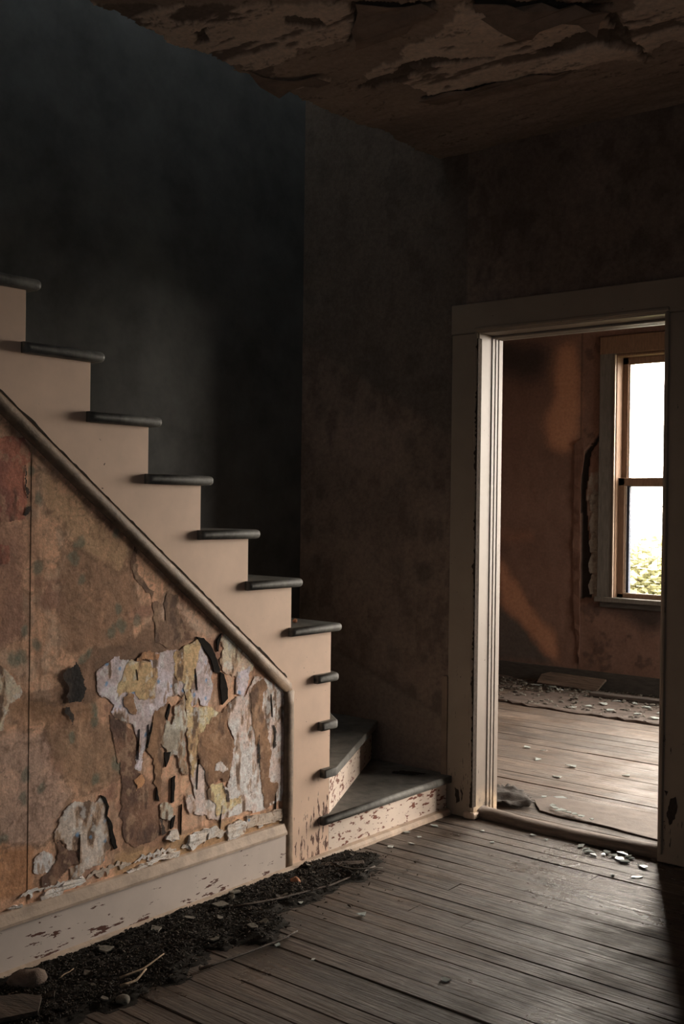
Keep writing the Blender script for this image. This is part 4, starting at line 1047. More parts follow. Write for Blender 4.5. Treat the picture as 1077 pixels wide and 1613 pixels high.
# ------------------------------------------------------------------ panel under the stair: wall_left, wallpaper layers
def below(y): return zc(y) - .012
wl = struct(prism('wall_left', [(-1.2, -.02), (2.935, -.02), (2.935, below(2.935)), (yl, below(yl)), (-1.2, below(yl))], -.06, -.0088, M_PLASTER))
tag(wl, 'wall panel below the stairs with layers of peeling wallpaper', 'wall')
def paper_paint(u, v):
    wx = (fbm(u * 16, v * 16, 5) - .5) * .05; wz = (fbm(u * 16, v * 16, 15) - .5) * .05
    n = fbm(u * 5, v * 4, 61); n2 = fbm(u * 22, v * 16, 63); st = fbm(u * 30, v * 3, 65); n4 = fbm(u * 60, v * 60, 81)
    c = np.zeros(u.shape + (3,)) + np.array(A(162, 117, 88))
    c = c * (.82 + .40 * n[..., None])
    c = lerp(c, A(162, 126, 100), sstep(.48, .70, n2) * .7)
    c = lerp(c, A(104, 72, 54), sstep(.53, .72, st) * .55)
    c = lerp(c, A(112, 74, 58), sstep(.55, .68, fbm(u * 9, v * 9, 91)) * .7)
    for p, col in STAINS:
        m = 0
        for i in range(5):
            a = i / 4 * .022
            m = m + inpoly(u + wx + a * math.cos(i * 2.4), v + wz + a * math.sin(i * 2.4), p)
        m = m / 5.
        c = lerp(c, np.array(A(*col)), m * (.55 + .45 * n2))
        c = lerp(c, A(76, 54, 40), np.exp(-((m - .3) / .16) ** 2) * .55 * (n2 > .45))
    for i, (a, b) in enumerate(SPOTS):
        rr = .014 + .006 * ((i * 7) % 5) / 4
        d = np.sqrt((u + wx * .6 - a) ** 2 + ((v + wz * .6 - b) * .8) ** 2) / rr + (n4 - .5) * 1.1
        c = lerp(c, A(66, 74, 60), (1 - sstep(.5, 1.2, d)) * .6)
    c = lerp(c, A(72, 52, 42), sstep(.68, .76, n4) * .45)
    ring = np.exp(-((n - .53) / .008) ** 2)
    c = lerp(c, A(84, 60, 44), ring * .45)
    return c, (n2 - .5) * .004 + (n4 - .5) * .0015
seams = [1.45, 1.833, 2.338, 2.93]
for i in range(3):
    a, b = seams[i], seams[i + 1]
    kp = lambda u, v: v < below(u) + .005
    o = painted_grid('wallpaper_sheet', (lambda off: (lambda u, v, h: (-.0072 + off + h * .5, u, v)))(.001 * (i % 2)), a, b - .0012, .16, 1.84, .0045, paper_paint, M_MAINPAPER, kp)
    part_of(o, wl)

PW = lambda a, b, h: (h, a, b)
rp = random.Random(21)
LILAC, LILAC2 = A(158, 138, 132), A(178, 156, 144)
MP = {
 'lilac': mat_paper('lilac_wallpaper', LILAC, A(140, 118, 108), A(62, 96, 124), 24, .17),
 'pale': mat_paper('pale_lilac_wallpaper', LILAC2, A(164, 138, 122)),
 'yellow': mat_paper('ochre_yellow_wallpaper', A(172, 138, 92), A(158, 124, 82), A(84, 78, 56), 60, .10),
 'grey': mat_paper('grey_wallpaper', A(146, 130, 110), A(122, 106, 88)),
 'brown': mat_paper('brown_glue_stain', A(112, 80, 56), A(92, 64, 46)),
 'dbrown': mat_paper('dark_brown_stain', A(98, 68, 52), A(76, 52, 42)),
 'orange': mat_paper('orange_scrap', A(156, 104, 66), A(132, 88, 58)),
 'beige': mat_paper('pale_beige_plaster', A(176, 142, 114), A(164, 130, 104)),
 'red': mat_paper('red_brown_paint', A(130, 78, 58), A(112, 68, 54)),
 'scab': mat_paper('grey_lilac_scab', A(156, 132, 112), A(132, 110, 92), A(70, 96, 116), 20, .12),
 'white': mat_paper('white_torn_edge', A(182, 164, 150), A(156, 132, 112)),
 'mott': mat_paper('mottled_dark_stain', A(88, 62, 46), A(120, 92, 70)),
 'dark': M_TORN, 'black': M_DARK}
# name of outline: (material, offset of its face from the wall, edge lift)
SPEC = [('brown_big', 'dbrown', 0.0008, 0.0003), ('mottled', 'mott', 0.0010, 0.0006), ('strip_stain', 'mott', 0.0007, 0.0003), ('lilac_top', 'lilac', 0.0013, 0.0009), ('right_lilac', 'pale', 0.0013, 0.0009),
 ('pale_upper_right', 'beige', 0.0011, 0.0009), ('yellow_left', 'yellow', 0.0024, 0.0009), ('yellow_tall', 'yellow', 0.0024, 0.0009), ('brown_pocket', 'brown', 0.0032, 0.0003), ('grey_strip', 'grey', 0.0028, 0.0012),
 ('brown_strip', 'brown', 0.0021, 0.0009), ('orange_scrap', 'orange', 0.0028, 0.0012), ('blue_scrap', 'lilac', 0.0021, 0.0012), ('drip', 'brown', 0.0021, 0.0003), ('mid_brown', 'brown', 0.0031, 0.0006), ('pale_curl', 'pale', 0.0042, 0.0012),
 ('yellow_low', 'yellow', 0.0028, 0.0009), ('pale_low', 'scab', 0.0018, 0.0012), ('hook', 'dbrown', 0.0024, 0.0009), ('pale_oval', 'pale', 0.0011, 0.0003), ('pale_left', 'beige', 0.0008, 0.0003), ('red_patch', 'red', 0.0008, 0.0003), ('red_small', 'red', 0.0007, 0.0003),
 ('flake_a', 'white', 0.0040, 0.0060), ('flake_b', 'white', 0.0040, 0.0060), ('flake_c', 'white', 0.0040, 0.0060), ('flake_d', 'white', 0.0040, 0.0060), ('flake_e', 'scab', 0.0040, 0.0060), ('flake_f', 'white', 0.0040, 0.0060), ('flake_g', 'white', 0.0040, 0.0060), ('flake_h', 'white', 0.0040, 0.0060),
 ('lilac_low', 'pale', 0.0028, 0.0012), ('grey_scrap', 'grey', 0.0029, 0.0012), ('ochre_curl', 'orange', 0.0042, 0.0012),
 ('flap_a', 'dark', 0.0060, 0.0060), ('flap_b', 'dark', 0.0028, 0.0012), ('gash_a', 'black', 0.0041, 0.0001), ('gash_b', 'black', 0.0041, 0.0001), ('gash_c', 'black', 0.0041, 0.0001), ('gash_d', 'black', 0.0043, 0.0001),
 ('gash_e', 'black', 0.0041, 0.0001), ('gash_f', 'black', 0.0041, 0.0001), ('gash_g', 'black', 0.0041, 0.0001), ('gash_h', 'black', 0.0043, 0.0001), ('gash_i', 'black', 0.0043, 0.0001), ('gash_j', 'black', 0.0043, 0.0001), ('gash_k', 'dark', 0.0041, 0.0001),
 ('gash_l', 'dark', 0.0034, 0.0001), ('gash_m', 'dark', 0.0043, 0.0001), ('gash_n', 'dark', 0.0024, 0.0001), ('gash_o', 'dark', 0.0024, 0.0001), ('gash_p', 'dark', 0.0036, 0.0001)]
PCOL = {'lilac': (A(166, 144, 138), A(146, 122, 112)), 'pale': (A(174, 147, 134), A(162, 134, 118)), 'yellow': (A(172, 139, 100), A(154, 120, 84)), 'grey': (A(150, 134, 114), A(124, 106, 88)),
 'brown': (A(116, 82, 58), A(94, 66, 48)), 'dbrown': (A(104, 72, 54), A(80, 56, 44)), 'orange': (A(158, 108, 72), A(132, 90, 62)), 'beige': (A(176, 142, 116), A(166, 132, 108)), 'red': (A(140, 84, 64), A(118, 72, 58)),
 'scab': (A(160, 136, 118), A(134, 110, 92)), 'mott': (A(86, 60, 45), A(104, 76, 58)), 'dark': (A(58, 45, 37), A(36, 30, 26))}
def patch_paint(mk, poly, sd):
    c1, c2 = np.array(PCOL[mk][0]), np.array(PCOL[mk][1])
    def fn(u, v):
        n = fbm(u * 14, v * 11, sd); n2 = fbm(u * 46, v * 34, sd + 5); n3 = fbm(u * 34, v * 12, 133); n4 = fbm(u * 120, v * 120, sd + 9)
        wx = (fbm(u * 40, v * 40, sd + 2) - .5) * .022; wz = (fbm(u * 40, v * 40, sd + 3) - .5) * .022
        c = c1 * (1 - sstep(.35, .65, n))[..., None] + c2 * sstep(.35, .65, n)[..., None]
        m = 0
        for q in range(6):
            a = .007
            m = m + inpoly(u + wx + a * math.cos(q * 1.05), v + wz + a * math.sin(q * 1.05), poly)
        edge = 1 - m / 6.
        if mk in ('lilac', 'pale', 'scab', 'yellow', 'grey', 'beige'):
            c = lerp(c, A(122, 88, 62), sstep(.54, .60, n3) * .75)
            c = lerp(c, A(74, 54, 42), sstep(.63, .66, n3) * .8)
            c = lerp(c, A(108, 78, 58), edge * .55 * sstep(.35, .6, n2))
            c = lerp(c, A(190, 168, 156), sstep(.60, .68, n2) * .45)
            crack = np.exp(-((fbm(u * 26, v * 20, sd + 21) - .5) / .010) ** 2)
            c = lerp(c, A(84, 62, 50), crack * .5)
        else:
            if mk != 'dark': c = lerp(c, A(140, 106, 80), sstep(.56, .66, n2) * .45)
            c = lerp(c, A(60, 44, 36), sstep(.60, .70, n3) * .6)
        if mk == 'yellow':
            gx = np.abs(((u + wx * .3) / .016) % 1 - .5); gz = np.abs(((v + wz * .3 + u * .08) / .017) % 1 - .5)
            c = lerp(c, A(104, 84, 56), np.maximum(sstep(.46, .5, gx), sstep(.45, .5, gz)) * .6 * sstep(.35, .5, n2))
        if mk in ('lilac', 'scab'):
            fx, fz = (u / .052) % 1 - .5, ((v + .02 * np.floor(u / .052)) / .060) % 1 - .5
            d = np.sqrt(fx ** 2 + fz ** 2) + (n4 - .5) * .22
            c = lerp(c, A(74, 104, 124), (1 - sstep(.07, .15, d)) * .75 * sstep(.42, .56, fbm(u * 17, v * 17, 411)))
        c = c * (.86 + .28 * n4)[..., None]
        return c, (n2 - .5) * .0025 + (1 - edge) * .0006
    return fn
for q, (nm, mk, off, lift) in enumerate(SPEC):
    poly = PAPER[nm]
    if (mk in PCOL and not nm.startswith('fl')) or nm.startswith('flap'):
        us = [p[0] for p in poly]; vs_ = [p[1] for p in poly]
        sd = 200 + q * 13
        def kp(u, v, poly=poly, sd=sd):
            wx = (fbm(u * 40, v * 40, sd + 2) - .5) * .026; wz = (fbm(u * 40, v * 40, sd + 3) - .5) * .026
            return inpoly(u + wx, v + wz, poly) & (v < below(u))
        o = painted_grid('hanging_paper_flap' if nm.startswith('flap') else 'wallpaper_patch', (lambda off: (lambda u, v, h: (-.0062 + off + h * .6, u, v)))(off), min(us) - .012, max(us) + .012, min(vs_) - .012, max(vs_) + .012, .0024, patch_paint(mk, poly, sd), M_MAINPAPER, kp)
        part_of(o, wl)
        continue
    nme = 'torn_gap' if nm.startswith('gash') else ('hanging_paper_flap' if nm.startswith('flap') else ('paper_flake' if nm.startswith('flake') else 'wallpaper_patch'))
    me = torn_me(nme, poly, -.0072, off + .0008, lift, PW, rp, .0035 if 'gash' not in nm else .0015, .010)
    part_of(link(nme, me, MP[mk]), wl)

# many small scraps, slits and curling flakes between the larger patches
rs = random.Random(52)
def blob(cy, cz, w, hgt, n=7):
    return [(cy + w * math.cos(2 * math.pi * i / n) * rs.uniform(.5, 1), cz + hgt * math.sin(2 * math.pi * i / n) * rs.uniform(.5, 1)) for i in range(n)]
cnt = 0
while cnt < 0:
    y, z = rs.uniform(2.10, 2.88), rs.uniform(.22, .98)
    if z > zc(y) - .06 or z > 1.0 - .1 * (y - 2.1): continue
    if y < 2.25 and z > .85: continue
    w, hg = rs.uniform(.003, .010), rs.uniform(.020, .085)
    mk = rs.choice(['brown', 'brown', 'dbrown', 'pale', 'grey', 'yellow', 'pale', 'mott'])
    part_of(link('wallpaper_scrap', torn_me('wallpaper_scrap', blob(y, z, w, hg), -.0072, rs.uniform(.0035, .0050), .001, PW, rs, .003, .008), MP[mk]), wl)
    cnt += 1
cnt = 0
while cnt < 10:
    y, z = rs.uniform(2.0, 2.89), rs.uniform(.22, .92)
    if z > zc(y) - .08: continue
    hg = rs.uniform(.015, .055); dx = rs.uniform(-.006, .006); w = rs.uniform(.0008, .0020)
    pl = [(y - w, z), (y + dx, z - hg), (y + w, z + .2 * hg), (y - dx, z + hg)]
    part_of(link('torn_slit', torn_me('torn_slit', pl, -.0072, .0052, .0002, PW, rs, .0008, .012), M_TORN), wl)
    cnt += 1
for ya, yb in ((1.80, 1.98), (2.03, 2.21), (2.22, 2.40), (2.42, 2.55), (2.57, 2.68), (2.69, 2.86)):
    top, bot = [], []
    y = ya
    while y < yb:
        t = math.sin(math.pi * (y - ya) / (yb - ya)) ** .5
        top.append((y, .212 + t * rs.uniform(.006, .026))); bot.append((y, .212 - t * rs.uniform(-.010, .018))); y += rs.uniform(.006, .016)
    part_of(link('paper_flake', torn_me('paper_flake', bot + top[::-1], -.0072, .0030, .0016, PW, rs, .004, .006), MP[rs.choice(['white', 'scab', 'white'])]), wl)

# baseboard under the panel
bl = struct(prism('baseboard_left', [(-1.2, 0), (2.910, 0), (2.910, .150), (-1.2, .150)], -.014, .012, M_BASE))
tag(bl, 'chipped cream baseboard under the peeling panel', 'baseboard')
part_of(link('baseboard_cap', prism_me('baseboard_cap', [(-.014, .150), (.020, .150), (.020, .158), (.012, .170), (.004, .186), (-.014, .190)], -1.2, 2.910, 'XZ'), M_SHOE), bl)
part_of(link('shoe_moulding', prism_me('shoe_moulding', [(.0125, 0), (.032, 0), (.031, .012), (.024, .022), (.0125, .027)], -1.2, 2.952, 'XZ'), M_SHOE), bl)
sh = part_of(link('shoe_moulding', prism_me('shoe_moulding', [(.0005, 0), (.027, 0), (.026, .012), (.018, .022), (.0005, .026)], 2.954, YF - .03, 'XZ'), M_SHOE), stair)

# ------------------------------------------------------------------ things on the hall floor
def hull_chip(name, r, size, thick, sides=(4, 7)):
    n = r.randint(*sides)
    an = sorted(r.uniform(0, 2 * math.pi) for _ in range(n))
    an = [2 * math.pi * (i + r.uniform(-.35, .35)) / n for i in range(n)]
    pl = [(math.cos(a) * size * r.uniform(.35, .62), math.sin(a) * size * r.uniform(.35, .62)) for a in an]
    return prism_me(name, pl, -thick / 2, thick / 2, 'XY')
def rock_me(name, r, sx, sy, sz, sub=2, rough=.25):
    bm = bmesh.new()
    bmesh.ops.create_icosphere(bm, subdivisions=sub, radius=1)
    ph = [r.uniform(0, 6) for _ in range(6)]
    for v in bm.verts:
        c = v.co
        k = 1 + rough * (math.sin(c.x * 3 + ph[0]) * math.sin(c.y * 3.3 + ph[1]) + .6 * math.sin(c.z * 5 + ph[2]) * math.sin(c.x * 6 + ph[3])) + r.uniform(-.06, .06)
        v.co = Vector((c.x * sx * k, c.y * sy * k, max(-.75, c.z) * sz * k))
    for f in bm.faces: f.smooth = True
    me = bpy.data.meshes.new(name); bm.to_mesh(me); bm.free()
    return me

# leaf mould along the baseboard
LP = np.array(LITTER)
def litter_mound():
    nx, ny = 90, 330
    xs = np.linspace(.0, .48, nx); ys = np.linspace(1.45, 3.40, ny)
    U, V = np.meshgrid(xs, ys, indexing='ij')
    w1 = (fbm(U * 14, V * 14, 3) - .5) * .12; w2 = (fbm(U * 14, V * 14, 8) - .5) * .12
    m = 0
    for i in range(6):
        a = i / 5 * .045
        m = m + inpoly(U + w1 + a * math.cos(i * 2.4), V + w2 + a * math.sin(i * 2.4), LITTER)
    m = np.maximum(m / 6., (U < .08) * (V < 2.9) * .8)
    edge = sstep(.03, .045, U)
    h = m * (.003 + .016 * fbm(U * 18, V * 18, 31) + .010 * fbm(U * 75, V * 75, 37)) - .003 + np.clip(.08 - U, 0, .08) * .22 * m
    co = np.stack([U, V, h], -1)
    keep = m > .12
    idx = -np.ones((nx, ny), int)
    vs, fs = [], []
    for i in range(nx):
        for j in range(ny):
            if U[i, j] >= .026: idx[i, j] = len(vs); vs.append(tuple(co[i, j]))
    for i in range(nx - 1):
        for j in range(ny - 1):
            q = (idx[i, j], idx[i + 1, j], idx[i + 1, j + 1], idx[i, j + 1])
            if min(q) >= 0 and (keep[i, j] or keep[i + 1, j + 1]): fs.append(q)
    return mesh_py('leaf_mould', vs, fs, True), m, xs, ys, h
lm_me, lm_m, lm_x, lm_y, lm_h = litter_mound()
lm = link('leaf_mould', lm_me, M_DIRT)
lm['kind'] = 'stuff'
tag(lm, 'dark leaf mould and dirt heaped along the cream baseboard', 'debris')
def litter_h(x, y):
    i = int(np.clip(np.searchsorted(lm_x, x), 0, len(lm_x) - 1)); j = int(np.clip(np.searchsorted(lm_y, y), 0, len(lm_y) - 1))
    return (lm_h[i, j] if lm_m[i, j] > .12 else 0.0), lm_m[i, j]
def litter_bits():
    r = random.Random(9); vs, fs = [], []
    tries = 0; n = 0
    while n < 5200 and tries < 40000:
        tries += 1
        x, y = r.uniform(.034, .47), r.uniform(1.5, 3.4)
        h, m = litter_h(x, y)
        if r.random() > m + (.02 if x < .4 else 0): continue
        n += 1
        L, Wd = r.uniform(.005, .022), r.uniform(.003, .010)
        M = Matrix.Translation((x, y, max(h, 0) + .004)) @ Matrix.Rotation(r.uniform(0, 6.28), 4, 'Z') @ Matrix.Rotation(r.uniform(-.8, .8), 4, 'Y') @ Matrix.Rotation(r.uniform(-.8, .8), 4, 'X')
        b = len(vs)
        for p in ((-L / 2, 0, 0), (0, -Wd / 2, .002), (L / 2, 0, .001), (0, Wd / 2, .002), (0, 0, .004)):
            vs.append(M @ Vector(p))
        fs.extend([(b, b + 1, b + 4), (b + 1, b + 2, b + 4), (b + 2, b + 3, b + 4), (b + 3, b, b + 4), (b, b + 3, b + 2, b + 1)])
    return mesh_py('leaf_crumbs', vs, fs)
M_LEAFMIX = NT('dead_leaf_crumbs')
_f = M_LEAFMIX.noise(M_LEAFMIX.mapping(), 160, 2)
M_LEAFMIX = M_LEAFMIX.done(M_LEAFMIX.mix(M_LEAFMIX.ramp(_f, .52, .72), (.022, .018, .014), (.20, .16, .125)), .85, .25)
lb = link('leaf_crumbs', litter_bits(), M_LEAFMIX)
lb['kind'] = 'stuff'
tag(lb, 'countless brown leaf crumbs scattered over the leaf mould', 'debris')
# larger grey flakes lying in the litter
r = random.Random(14)
n = 0
flakes = [hull_chip('plaster_flake', r, .05, .004) for _ in range(6)]
while n < 26:
    x, y = r.uniform(.04, .40), r.uniform(1.55, 3.2)
    h, m = litter_h(x, y)
    if m < .5: continue
    o = link('plaster_flake', flakes[n % 6], M_CHIP if n % 3 else M_LEAF, None, (x, y, max(h, 0) + .006))
    s = r.uniform(.35, 1.0)
    o.scale = (s, s * r.uniform(.6, 1), 1); o.rotation_euler = (r.uniform(-.3, .3), r.uniform(-.3, .3), r.uniform(0, 6.28))
    if n % 3: tag(o, 'small flat grey plaster flake lying in the dark leaf mould', 'plaster flake', 'grey flakes in the leaf mould')
    else:
        o.name = 'dead_leaf'; tag(o, 'small brown dead leaf lying in the dark leaf mould', 'leaf', 'dead leaves in the leaf mould')
    n += 1
# twigs and laths
TW = [('pale curved twig lying on the leaf mould, longest of the two crossing twigs', .0035, 'twig'), ('short forked-looking twig just below the pale curved twig', .0045, 'twig'), ('thin straw on the leaf mould beside the baseboard, nearest the left edge', .002, 'twig'),
      ('long thin lath lying across the bare planks beside the leaf mould', .0065, 'lath'), ('long thin lath lying along the leaf mould toward the bottom stair', .007, 'lath'), ('dark splinter of wood on the planks before the bottom stair', .006, 'splinter')]
for i, (pl, (lab, rad, cat)) in enumerate(zip(TWIGS, TW)):
    zs = [max(litter_h(x, y)[0], 0) + rad + (.008 if i < 3 else .0015) for x, y in pl]
    P3 = []
    rr = random.Random(i)
    for a in range(len(pl) - 1):
        for t in (0, .33, .66):
            P3.append((pl[a][0] + (pl[a + 1][0] - pl[a][0]) * t + rr.uniform(-.002, .002), pl[a][1] + (pl[a + 1][1] - pl[a][1]) * t, zs[a] + (zs[a + 1] - zs[a]) * t))
    P3.append((*pl[-1], zs[-1]))
    o = link(('twig', 'twig', 'straw', 'lath', 'lath', 'splinter')[i], sweep_me('twig', P3, rad, 6, .55 if i > 2 else 1, taper=.6), M_TWIG if i < 3 else (M_BOARD if i < 5 else M_LEAF))
    tag(o, lab, cat)
def on_floor(name, me, mat, p, lab, cat, dz=0.0, rz=0.0):
    h, m = litter_h(*p)
    o = link(name, me, mat, None, (p[0], p[1], max(h, 0) + dz)); o.rotation_euler = (0, 0, rz)
    return tag(o, lab, cat)
r = random.Random(31)
on_floor('plaster_lump', rock_me('plaster_lump', r, .040, .048, .030), M_STONE, FLOORPTS['stone'], 'brown plaster lump in the leaf mould at the left end of the baseboard', 'rubble', .016)
on_floor('brick_fragment', rock_me('brick_fragment', r, .020, .016, .014), M_BRICK, FLOORPTS['brick'], 'small orange brick fragment in the leaf mould near the stair moulding', 'rubble', .008)
on_floor('plaster_slab', hull_chip('plaster_slab', r, .16, .012, (6, 8)), M_BOARD, FLOORPTS['slab'], 'flat brown slab among the leaf mould in the bottom left corner', 'rubble', .012, .4)
on_floor('plaster_lump', rock_me('plaster_lump', r, .020, .018, .012), M_CHIP, FLOORPTS['bottle'], 'pale grey lump at the edge of the leaf mould near the twigs', 'rubble', .006)
for q, lab in (('chip1', 'pale flat chip against the baseboard above the twigs'), ('chip2', 'pale chip on the leaf mould against the middle of the baseboard'), ('chip3', 'pale chip in the leaf mould near the right end of the baseboard')):
    p = (max(FLOORPTS[q][0], .06) + .02, FLOORPTS[q][1])
    on_floor('plaster_chip', hull_chip('plaster_chip', r, .05, .005), M_CHIP, p, lab, 'chip', .008, r.uniform(0, 3))
ws = link('wood_scrap', box_me('wood_scrap', -.016, .016, -.085, .085, -.004, .004, .002), M_BOARD, None, (FLOORPTS['woodscrap'][0] - .05, FLOORPTS['woodscrap'][1] + .05, .016))
ws.rotation_euler = (0.02, .10, -.75)
tag(ws, 'flat grey wood scrap at the foot of the bottom stair', 'wood scrap')
cb = on_floor('tread_crumb', rock_me('tread_crumb', r, .010, .010, .009), M_BRICK, (-.03, 3.02), 'tiny orange crumb on the fifth grey tread above the winders', 'crumb')
cb.location = (-.10, 3.07, ZT(5) + .0065)
# scrap of dark cloth on the bottom winder tread
def crumple(name, poly, r, hh, d=.012, z0=0.0, seed=3):
    xs = [p[0] for p in poly]; ys = [p[1] for p in poly]
    U, V = np.meshgrid(np.arange(min(xs), max(xs), d), np.arange(min(ys), max(ys), d), indexing='ij')
    w = (fbm(U * 18, V * 18, seed) - .5) * .06
    m = inpoly(U + w, V + w, poly)
    h = z0 + .002 + hh * fbm(U * 14, V * 14, seed + 4) ** 1.5
    idx = -np.ones(U.shape, int); vs, fs = [], []
    for i in range(U.shape[0]):
        for j in range(U.shape[1]):
            idx[i, j] = len(vs); vs.append((U[i, j], V[i, j], h[i, j]))
    for i in range(U.shape[0] - 1):
        for j in range(U.shape[1] - 1):
            if m[i, j] and m[i + 1, j + 1] and m[i + 1, j] and m[i, j + 1]:
                fs.append((idx[i, j], idx[i + 1, j], idx[i + 1, j + 1], idx[i, j + 1]))
    me = mesh_py(name, vs, fs, True)
    bm = bmesh.new(); bm.from_mesh(me)
    bmesh.ops.delete(bm, geom=[v for v in bm.verts if not v.link_faces], context='VERTS')
    bmesh.ops.solidify(bm, geom=bm.faces[:], thickness=.003)
    bm.to_mesh(me); bm.free()
    return me
ps = link('paper_scrap', crumple('paper_scrap', [(-.22, 3.80), (-.10, 3.86), (-.06, 3.92), (-.16, 3.90)], r, .012, .008, ZT(1), 12), M_DIRT)
tag(ps, 'dark crumpled scrap on the bottom winder tread against the wall', 'scrap')

# broken glass in the hall
r = random.Random(44)
shard_me = [hull_chip('glass_shard', r, 1.0, .06, (3, 5)) for _ in range(7)]
def shard(i, x, y, s, lab, grp, tilt, z=0.0):
    o = link('glass_shard', shard_me[i % 7], M_SHARD, None, (x, y, z + .0035 + s * abs(math.sin(tilt)) * .35))
    o.scale = (s, s * r.uniform(.55, .9), .05)
    o.rotation_euler = (r.uniform(-tilt, tilt), r.uniform(-tilt, tilt), r.uniform(0, 6.28))
    return tag(o, lab, 'glass shard', grp)
for i, (x, y, s) in enumerate(SHARDS):
    if y > 4.03 - .06 and XL < x < XR: y = 3.93 - (i % 4) * .02
    if i == 7: shard(i, x, y, s * .85, 'bright glass shard nearest the foot of the right door casing', None, .06)
    elif i == 8: shard(i, x, y, s * .85, 'bright glass shard lying apart, closest to the viewer of those by the right casing', None, .02)
    elif i < 15: shard(i, x, y, s * .85, 'bright broken glass shard on the planks by the right door casing', 'glass shards by the right door casing', .12)
    elif i == 19: shard(i, x, y, s * .85, 'pale green glass shard on the planks below the bottom stair', None, .05)
    elif i == 20: shard(i, x, y, s * .85, 'lone glass shard on the bare planks in the foreground middle', None, .05)
    else: shard(i, x, y, s * .8, 'small glass or plaster chip scattered on the hall planks', 'chips scattered on the hall planks', .08)

# ------------------------------------------------------------------ things in the far room
def sheet(name, poly, z, thick, mat, lab, cat, lift=.01, seed=1, amp=.02):
    rr = random.Random(seed)
    me = torn_me(name, poly, z, thick, lift, lambda a, b, h: (a, b, h), rr, amp, .06)
    return tag(link(name, me, mat), lab, cat)
sheet('linoleum_piece', [(x, max(y, YR + .005)) for x, y in LINO_NEAR], .002, .003, M_LINO, 'flat pinkish linoleum piece just beyond the threshold', 'linoleum', .002, 2, .006)
sheet('linoleum_sheet', [(x, y) for x, y in LINO_FAR], .002, .005, M_LINO2, 'torn dirty linoleum sheet with ragged edge before the far wall', 'linoleum', .010, 3, .018)
sheet('linoleum_sheet', [(-1.9, 6.98), (-1.55, 6.95), (-1.45, 7.1), (-1.46, 7.36), (-1.9, 7.36)], .002, .006, M_LINO2, 'heap of torn linoleum under the far skirting by the door jamb', 'linoleum', .02, 4, .03)
rg = link('rag', crumple('rag', [(x, max(y, YR + .01)) for x, y in RAG], r, .055, .014, 0, 5), M_RAG)
tag(rg, 'grey crumpled rag on the floor beside the threshold', 'rag')
# loose boards
b1 = link('loose_board', prism_me('loose_board', [(-.25, -.065), (.22, -.065), (.25, .065), (-.19, .065), (-.25, .03)], -.009, .009, 'XY', .002, 1), M_BOARD, None, (-1.14, 7.285, .055))
b1.rotation_euler = (math.radians(34), math.radians(1.5), math.radians(4))
tag(b1, 'short brown board leaning on the far skirting below the window', 'board')
b2 = link('loose_board', box_me('loose_board', -.62, .62, -.04, .04, -.012, .012, .002), mat_wood('grey_loose_board', (.038, .03, .027), (.085, .07, .06), 'X', (.6, .85), .2, .3), None, (-.24, 7.085, .031))
b2.rotation_euler = (0, 0, math.radians(3))
tag(b2, 'long grey board lying flat before the far skirting', 'board')
for i, (x, y, s) in enumerate(SHARDS2):
    y = min(y, YB - .12)
    grp, lab = ('glass shards on the far room planks', 'glass shard on the bare planks of the far room') if i < 8 else (('glass shards along the threshold', 'glass shard on the linoleum beside the threshold') if i < 15 else ('shards on the torn linoleum', 'glass or plaster shard on the torn linoleum at the far wall'))
    shard(i, x, y, s * .8, lab, grp, .1, .012 if i >= 8 else 0)
rb = random.Random(77)
def rubble():
    vs, fs = [], []
    n = 0
    while n < 1100:
        x, y = rb.uniform(-1.75, .0), rb.uniform(6.45, 7.36)
        if rb.random() > (.25 if y < 6.95 else 1): continue
        n += 1
        s = rb.uniform(.005, .020)
        M = Matrix.Translation((x, y, .008 + rb.random() * .012)) @ Matrix.Rotation(rb.uniform(0, 6.28), 4, 'Z') @ Matrix.Rotation(rb.uniform(-.7, .7), 4, 'X')
        b0 = len(vs)
        for p in ((-s, -.5 * s, 0), (s, -.6 * s, 0), (.8 * s, .6 * s, 0), (-.7 * s, .7 * s, 0), (0, 0, .35 * s)): vs.append(M @ Vector(p))
        fs.extend([(b0, b0 + 1, b0 + 4), (b0 + 1, b0 + 2, b0 + 4), (b0 + 2, b0 + 3, b0 + 4), (b0 + 3, b0, b0 + 4), (b0 + 3, b0 + 2, b0 + 1, b0)])
    return mesh_py('plaster_rubble', vs, fs)
M_RUB = NT('far_rubble')
_f = M_RUB.noise(M_RUB.mapping(), 60, 2)
M_RUB = M_RUB.done(M_RUB.mix(M_RUB.ramp(_f, .4, .65), (.03, .025, .02), (.13, .12, .10)), .85, .3)
ru = link('plaster_rubble', rubble(), M_RUB)
ru['kind'] = 'stuff'
tag(ru, 'fine plaster rubble and dust strewn along the far skirting', 'debris')

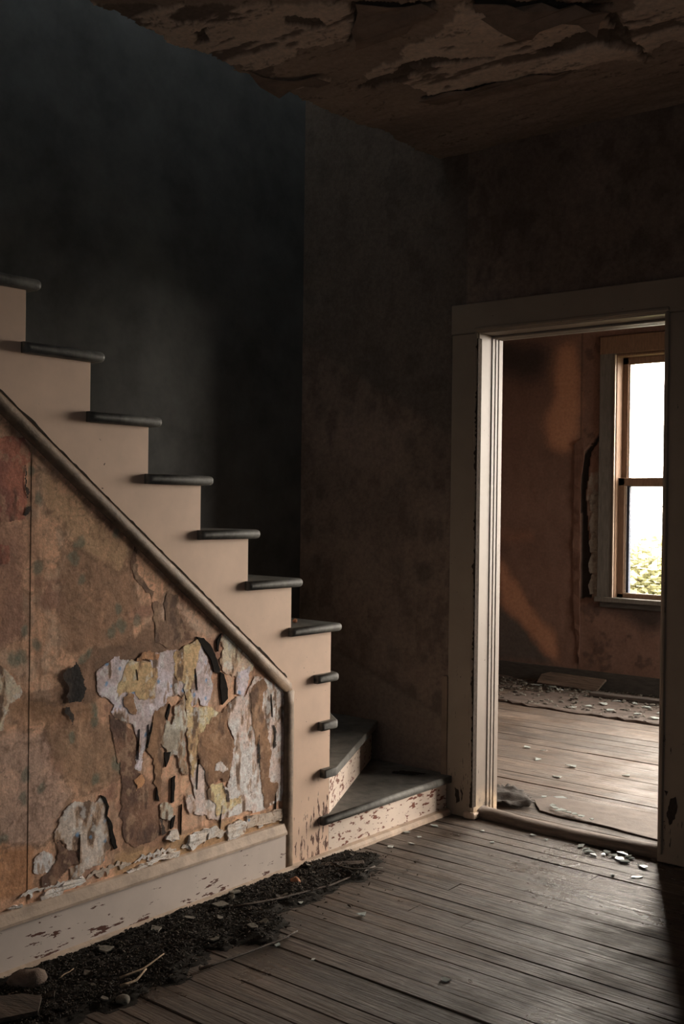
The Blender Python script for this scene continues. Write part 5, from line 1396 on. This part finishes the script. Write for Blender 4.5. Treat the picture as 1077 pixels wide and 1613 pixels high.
# ------------------------------------------------------------------ outdoors beyond the window
gr = struct(box('ground', -16, 16, -10, 34, -.7, -.6, mat_plain('dry_grass', (.05, .05, .022), .4, 3, .95, .1, .4)))
tag(gr, 'grassy ground outside the far window', 'ground')
def bush(cx, cy, cz, rx, rz, n, seed):
    rr = random.Random(seed); vs, fs = [], []
    for i in range(n):
        a = rr.uniform(0, 6.28); u = rr.uniform(-1, 1); q = rr.random() ** .4
        s = math.sqrt(1 - u * u)
        p = Vector((cx + rx * q * s * math.cos(a), cy + rx * .7 * q * s * math.sin(a), cz + rz * q * u))
        L, Wd = rr.uniform(.08, .16), rr.uniform(.03, .06)
        M = Matrix.Translation(p) @ Matrix.Rotation(rr.uniform(0, 6.28), 4, 'Z') @ Matrix.Rotation(rr.uniform(-1, 1), 4, 'X')
        b = len(vs)
        for t in ((-L / 2, 0, 0), (0, -Wd, .01), (L / 2, 0, 0), (0, Wd, .01)): vs.append(M @ Vector(t))
        fs.append((b, b + 1, b + 2)); fs.append((b, b + 2, b + 3))
    return mesh_py('foliage', vs, fs)
def mat_leaf():
    t = NT('sunlit_leaves')  # pale yellow-green leaf tones, varied by noise
    c = t.mix(t.ramp(t.noise(t.mapping(), 3, 4), .3, .7), (.28, .30, .16), (.42, .40, .27))
    t.done(c, .8, .2)
    tl = t.n('ShaderNodeBsdfTranslucent'); t.put(tl.inputs['Color'], c)
    mx = t.n('ShaderNodeMixShader'); mx.inputs[0].default_value = .5
    t.t.links.new(t.b.outputs[0], mx.inputs[1]); t.t.links.new(tl.outputs[0], mx.inputs[2]); t.t.links.new(mx.outputs[0], t.out.inputs['Surface'])
    return t.m
M_BUSH = mat_leaf()
bs = empty('bush', (-1.9, 11.0, -.6))
tag(bs, 'pale green bush seen through the lower window sash', 'bush')
part_of(link('foliage', bush(-2.3, 11.2, .05, 2.2, 1.0, 26000, 3), M_BUSH), bs)
part_of(link('stem', sweep_me('stem', [(-2.2, 11.2, -.6), (-2.25, 11.2, .0), (-2.4, 11.25, .6)], .05, 8, taper=.5), M_TWIG), bs)
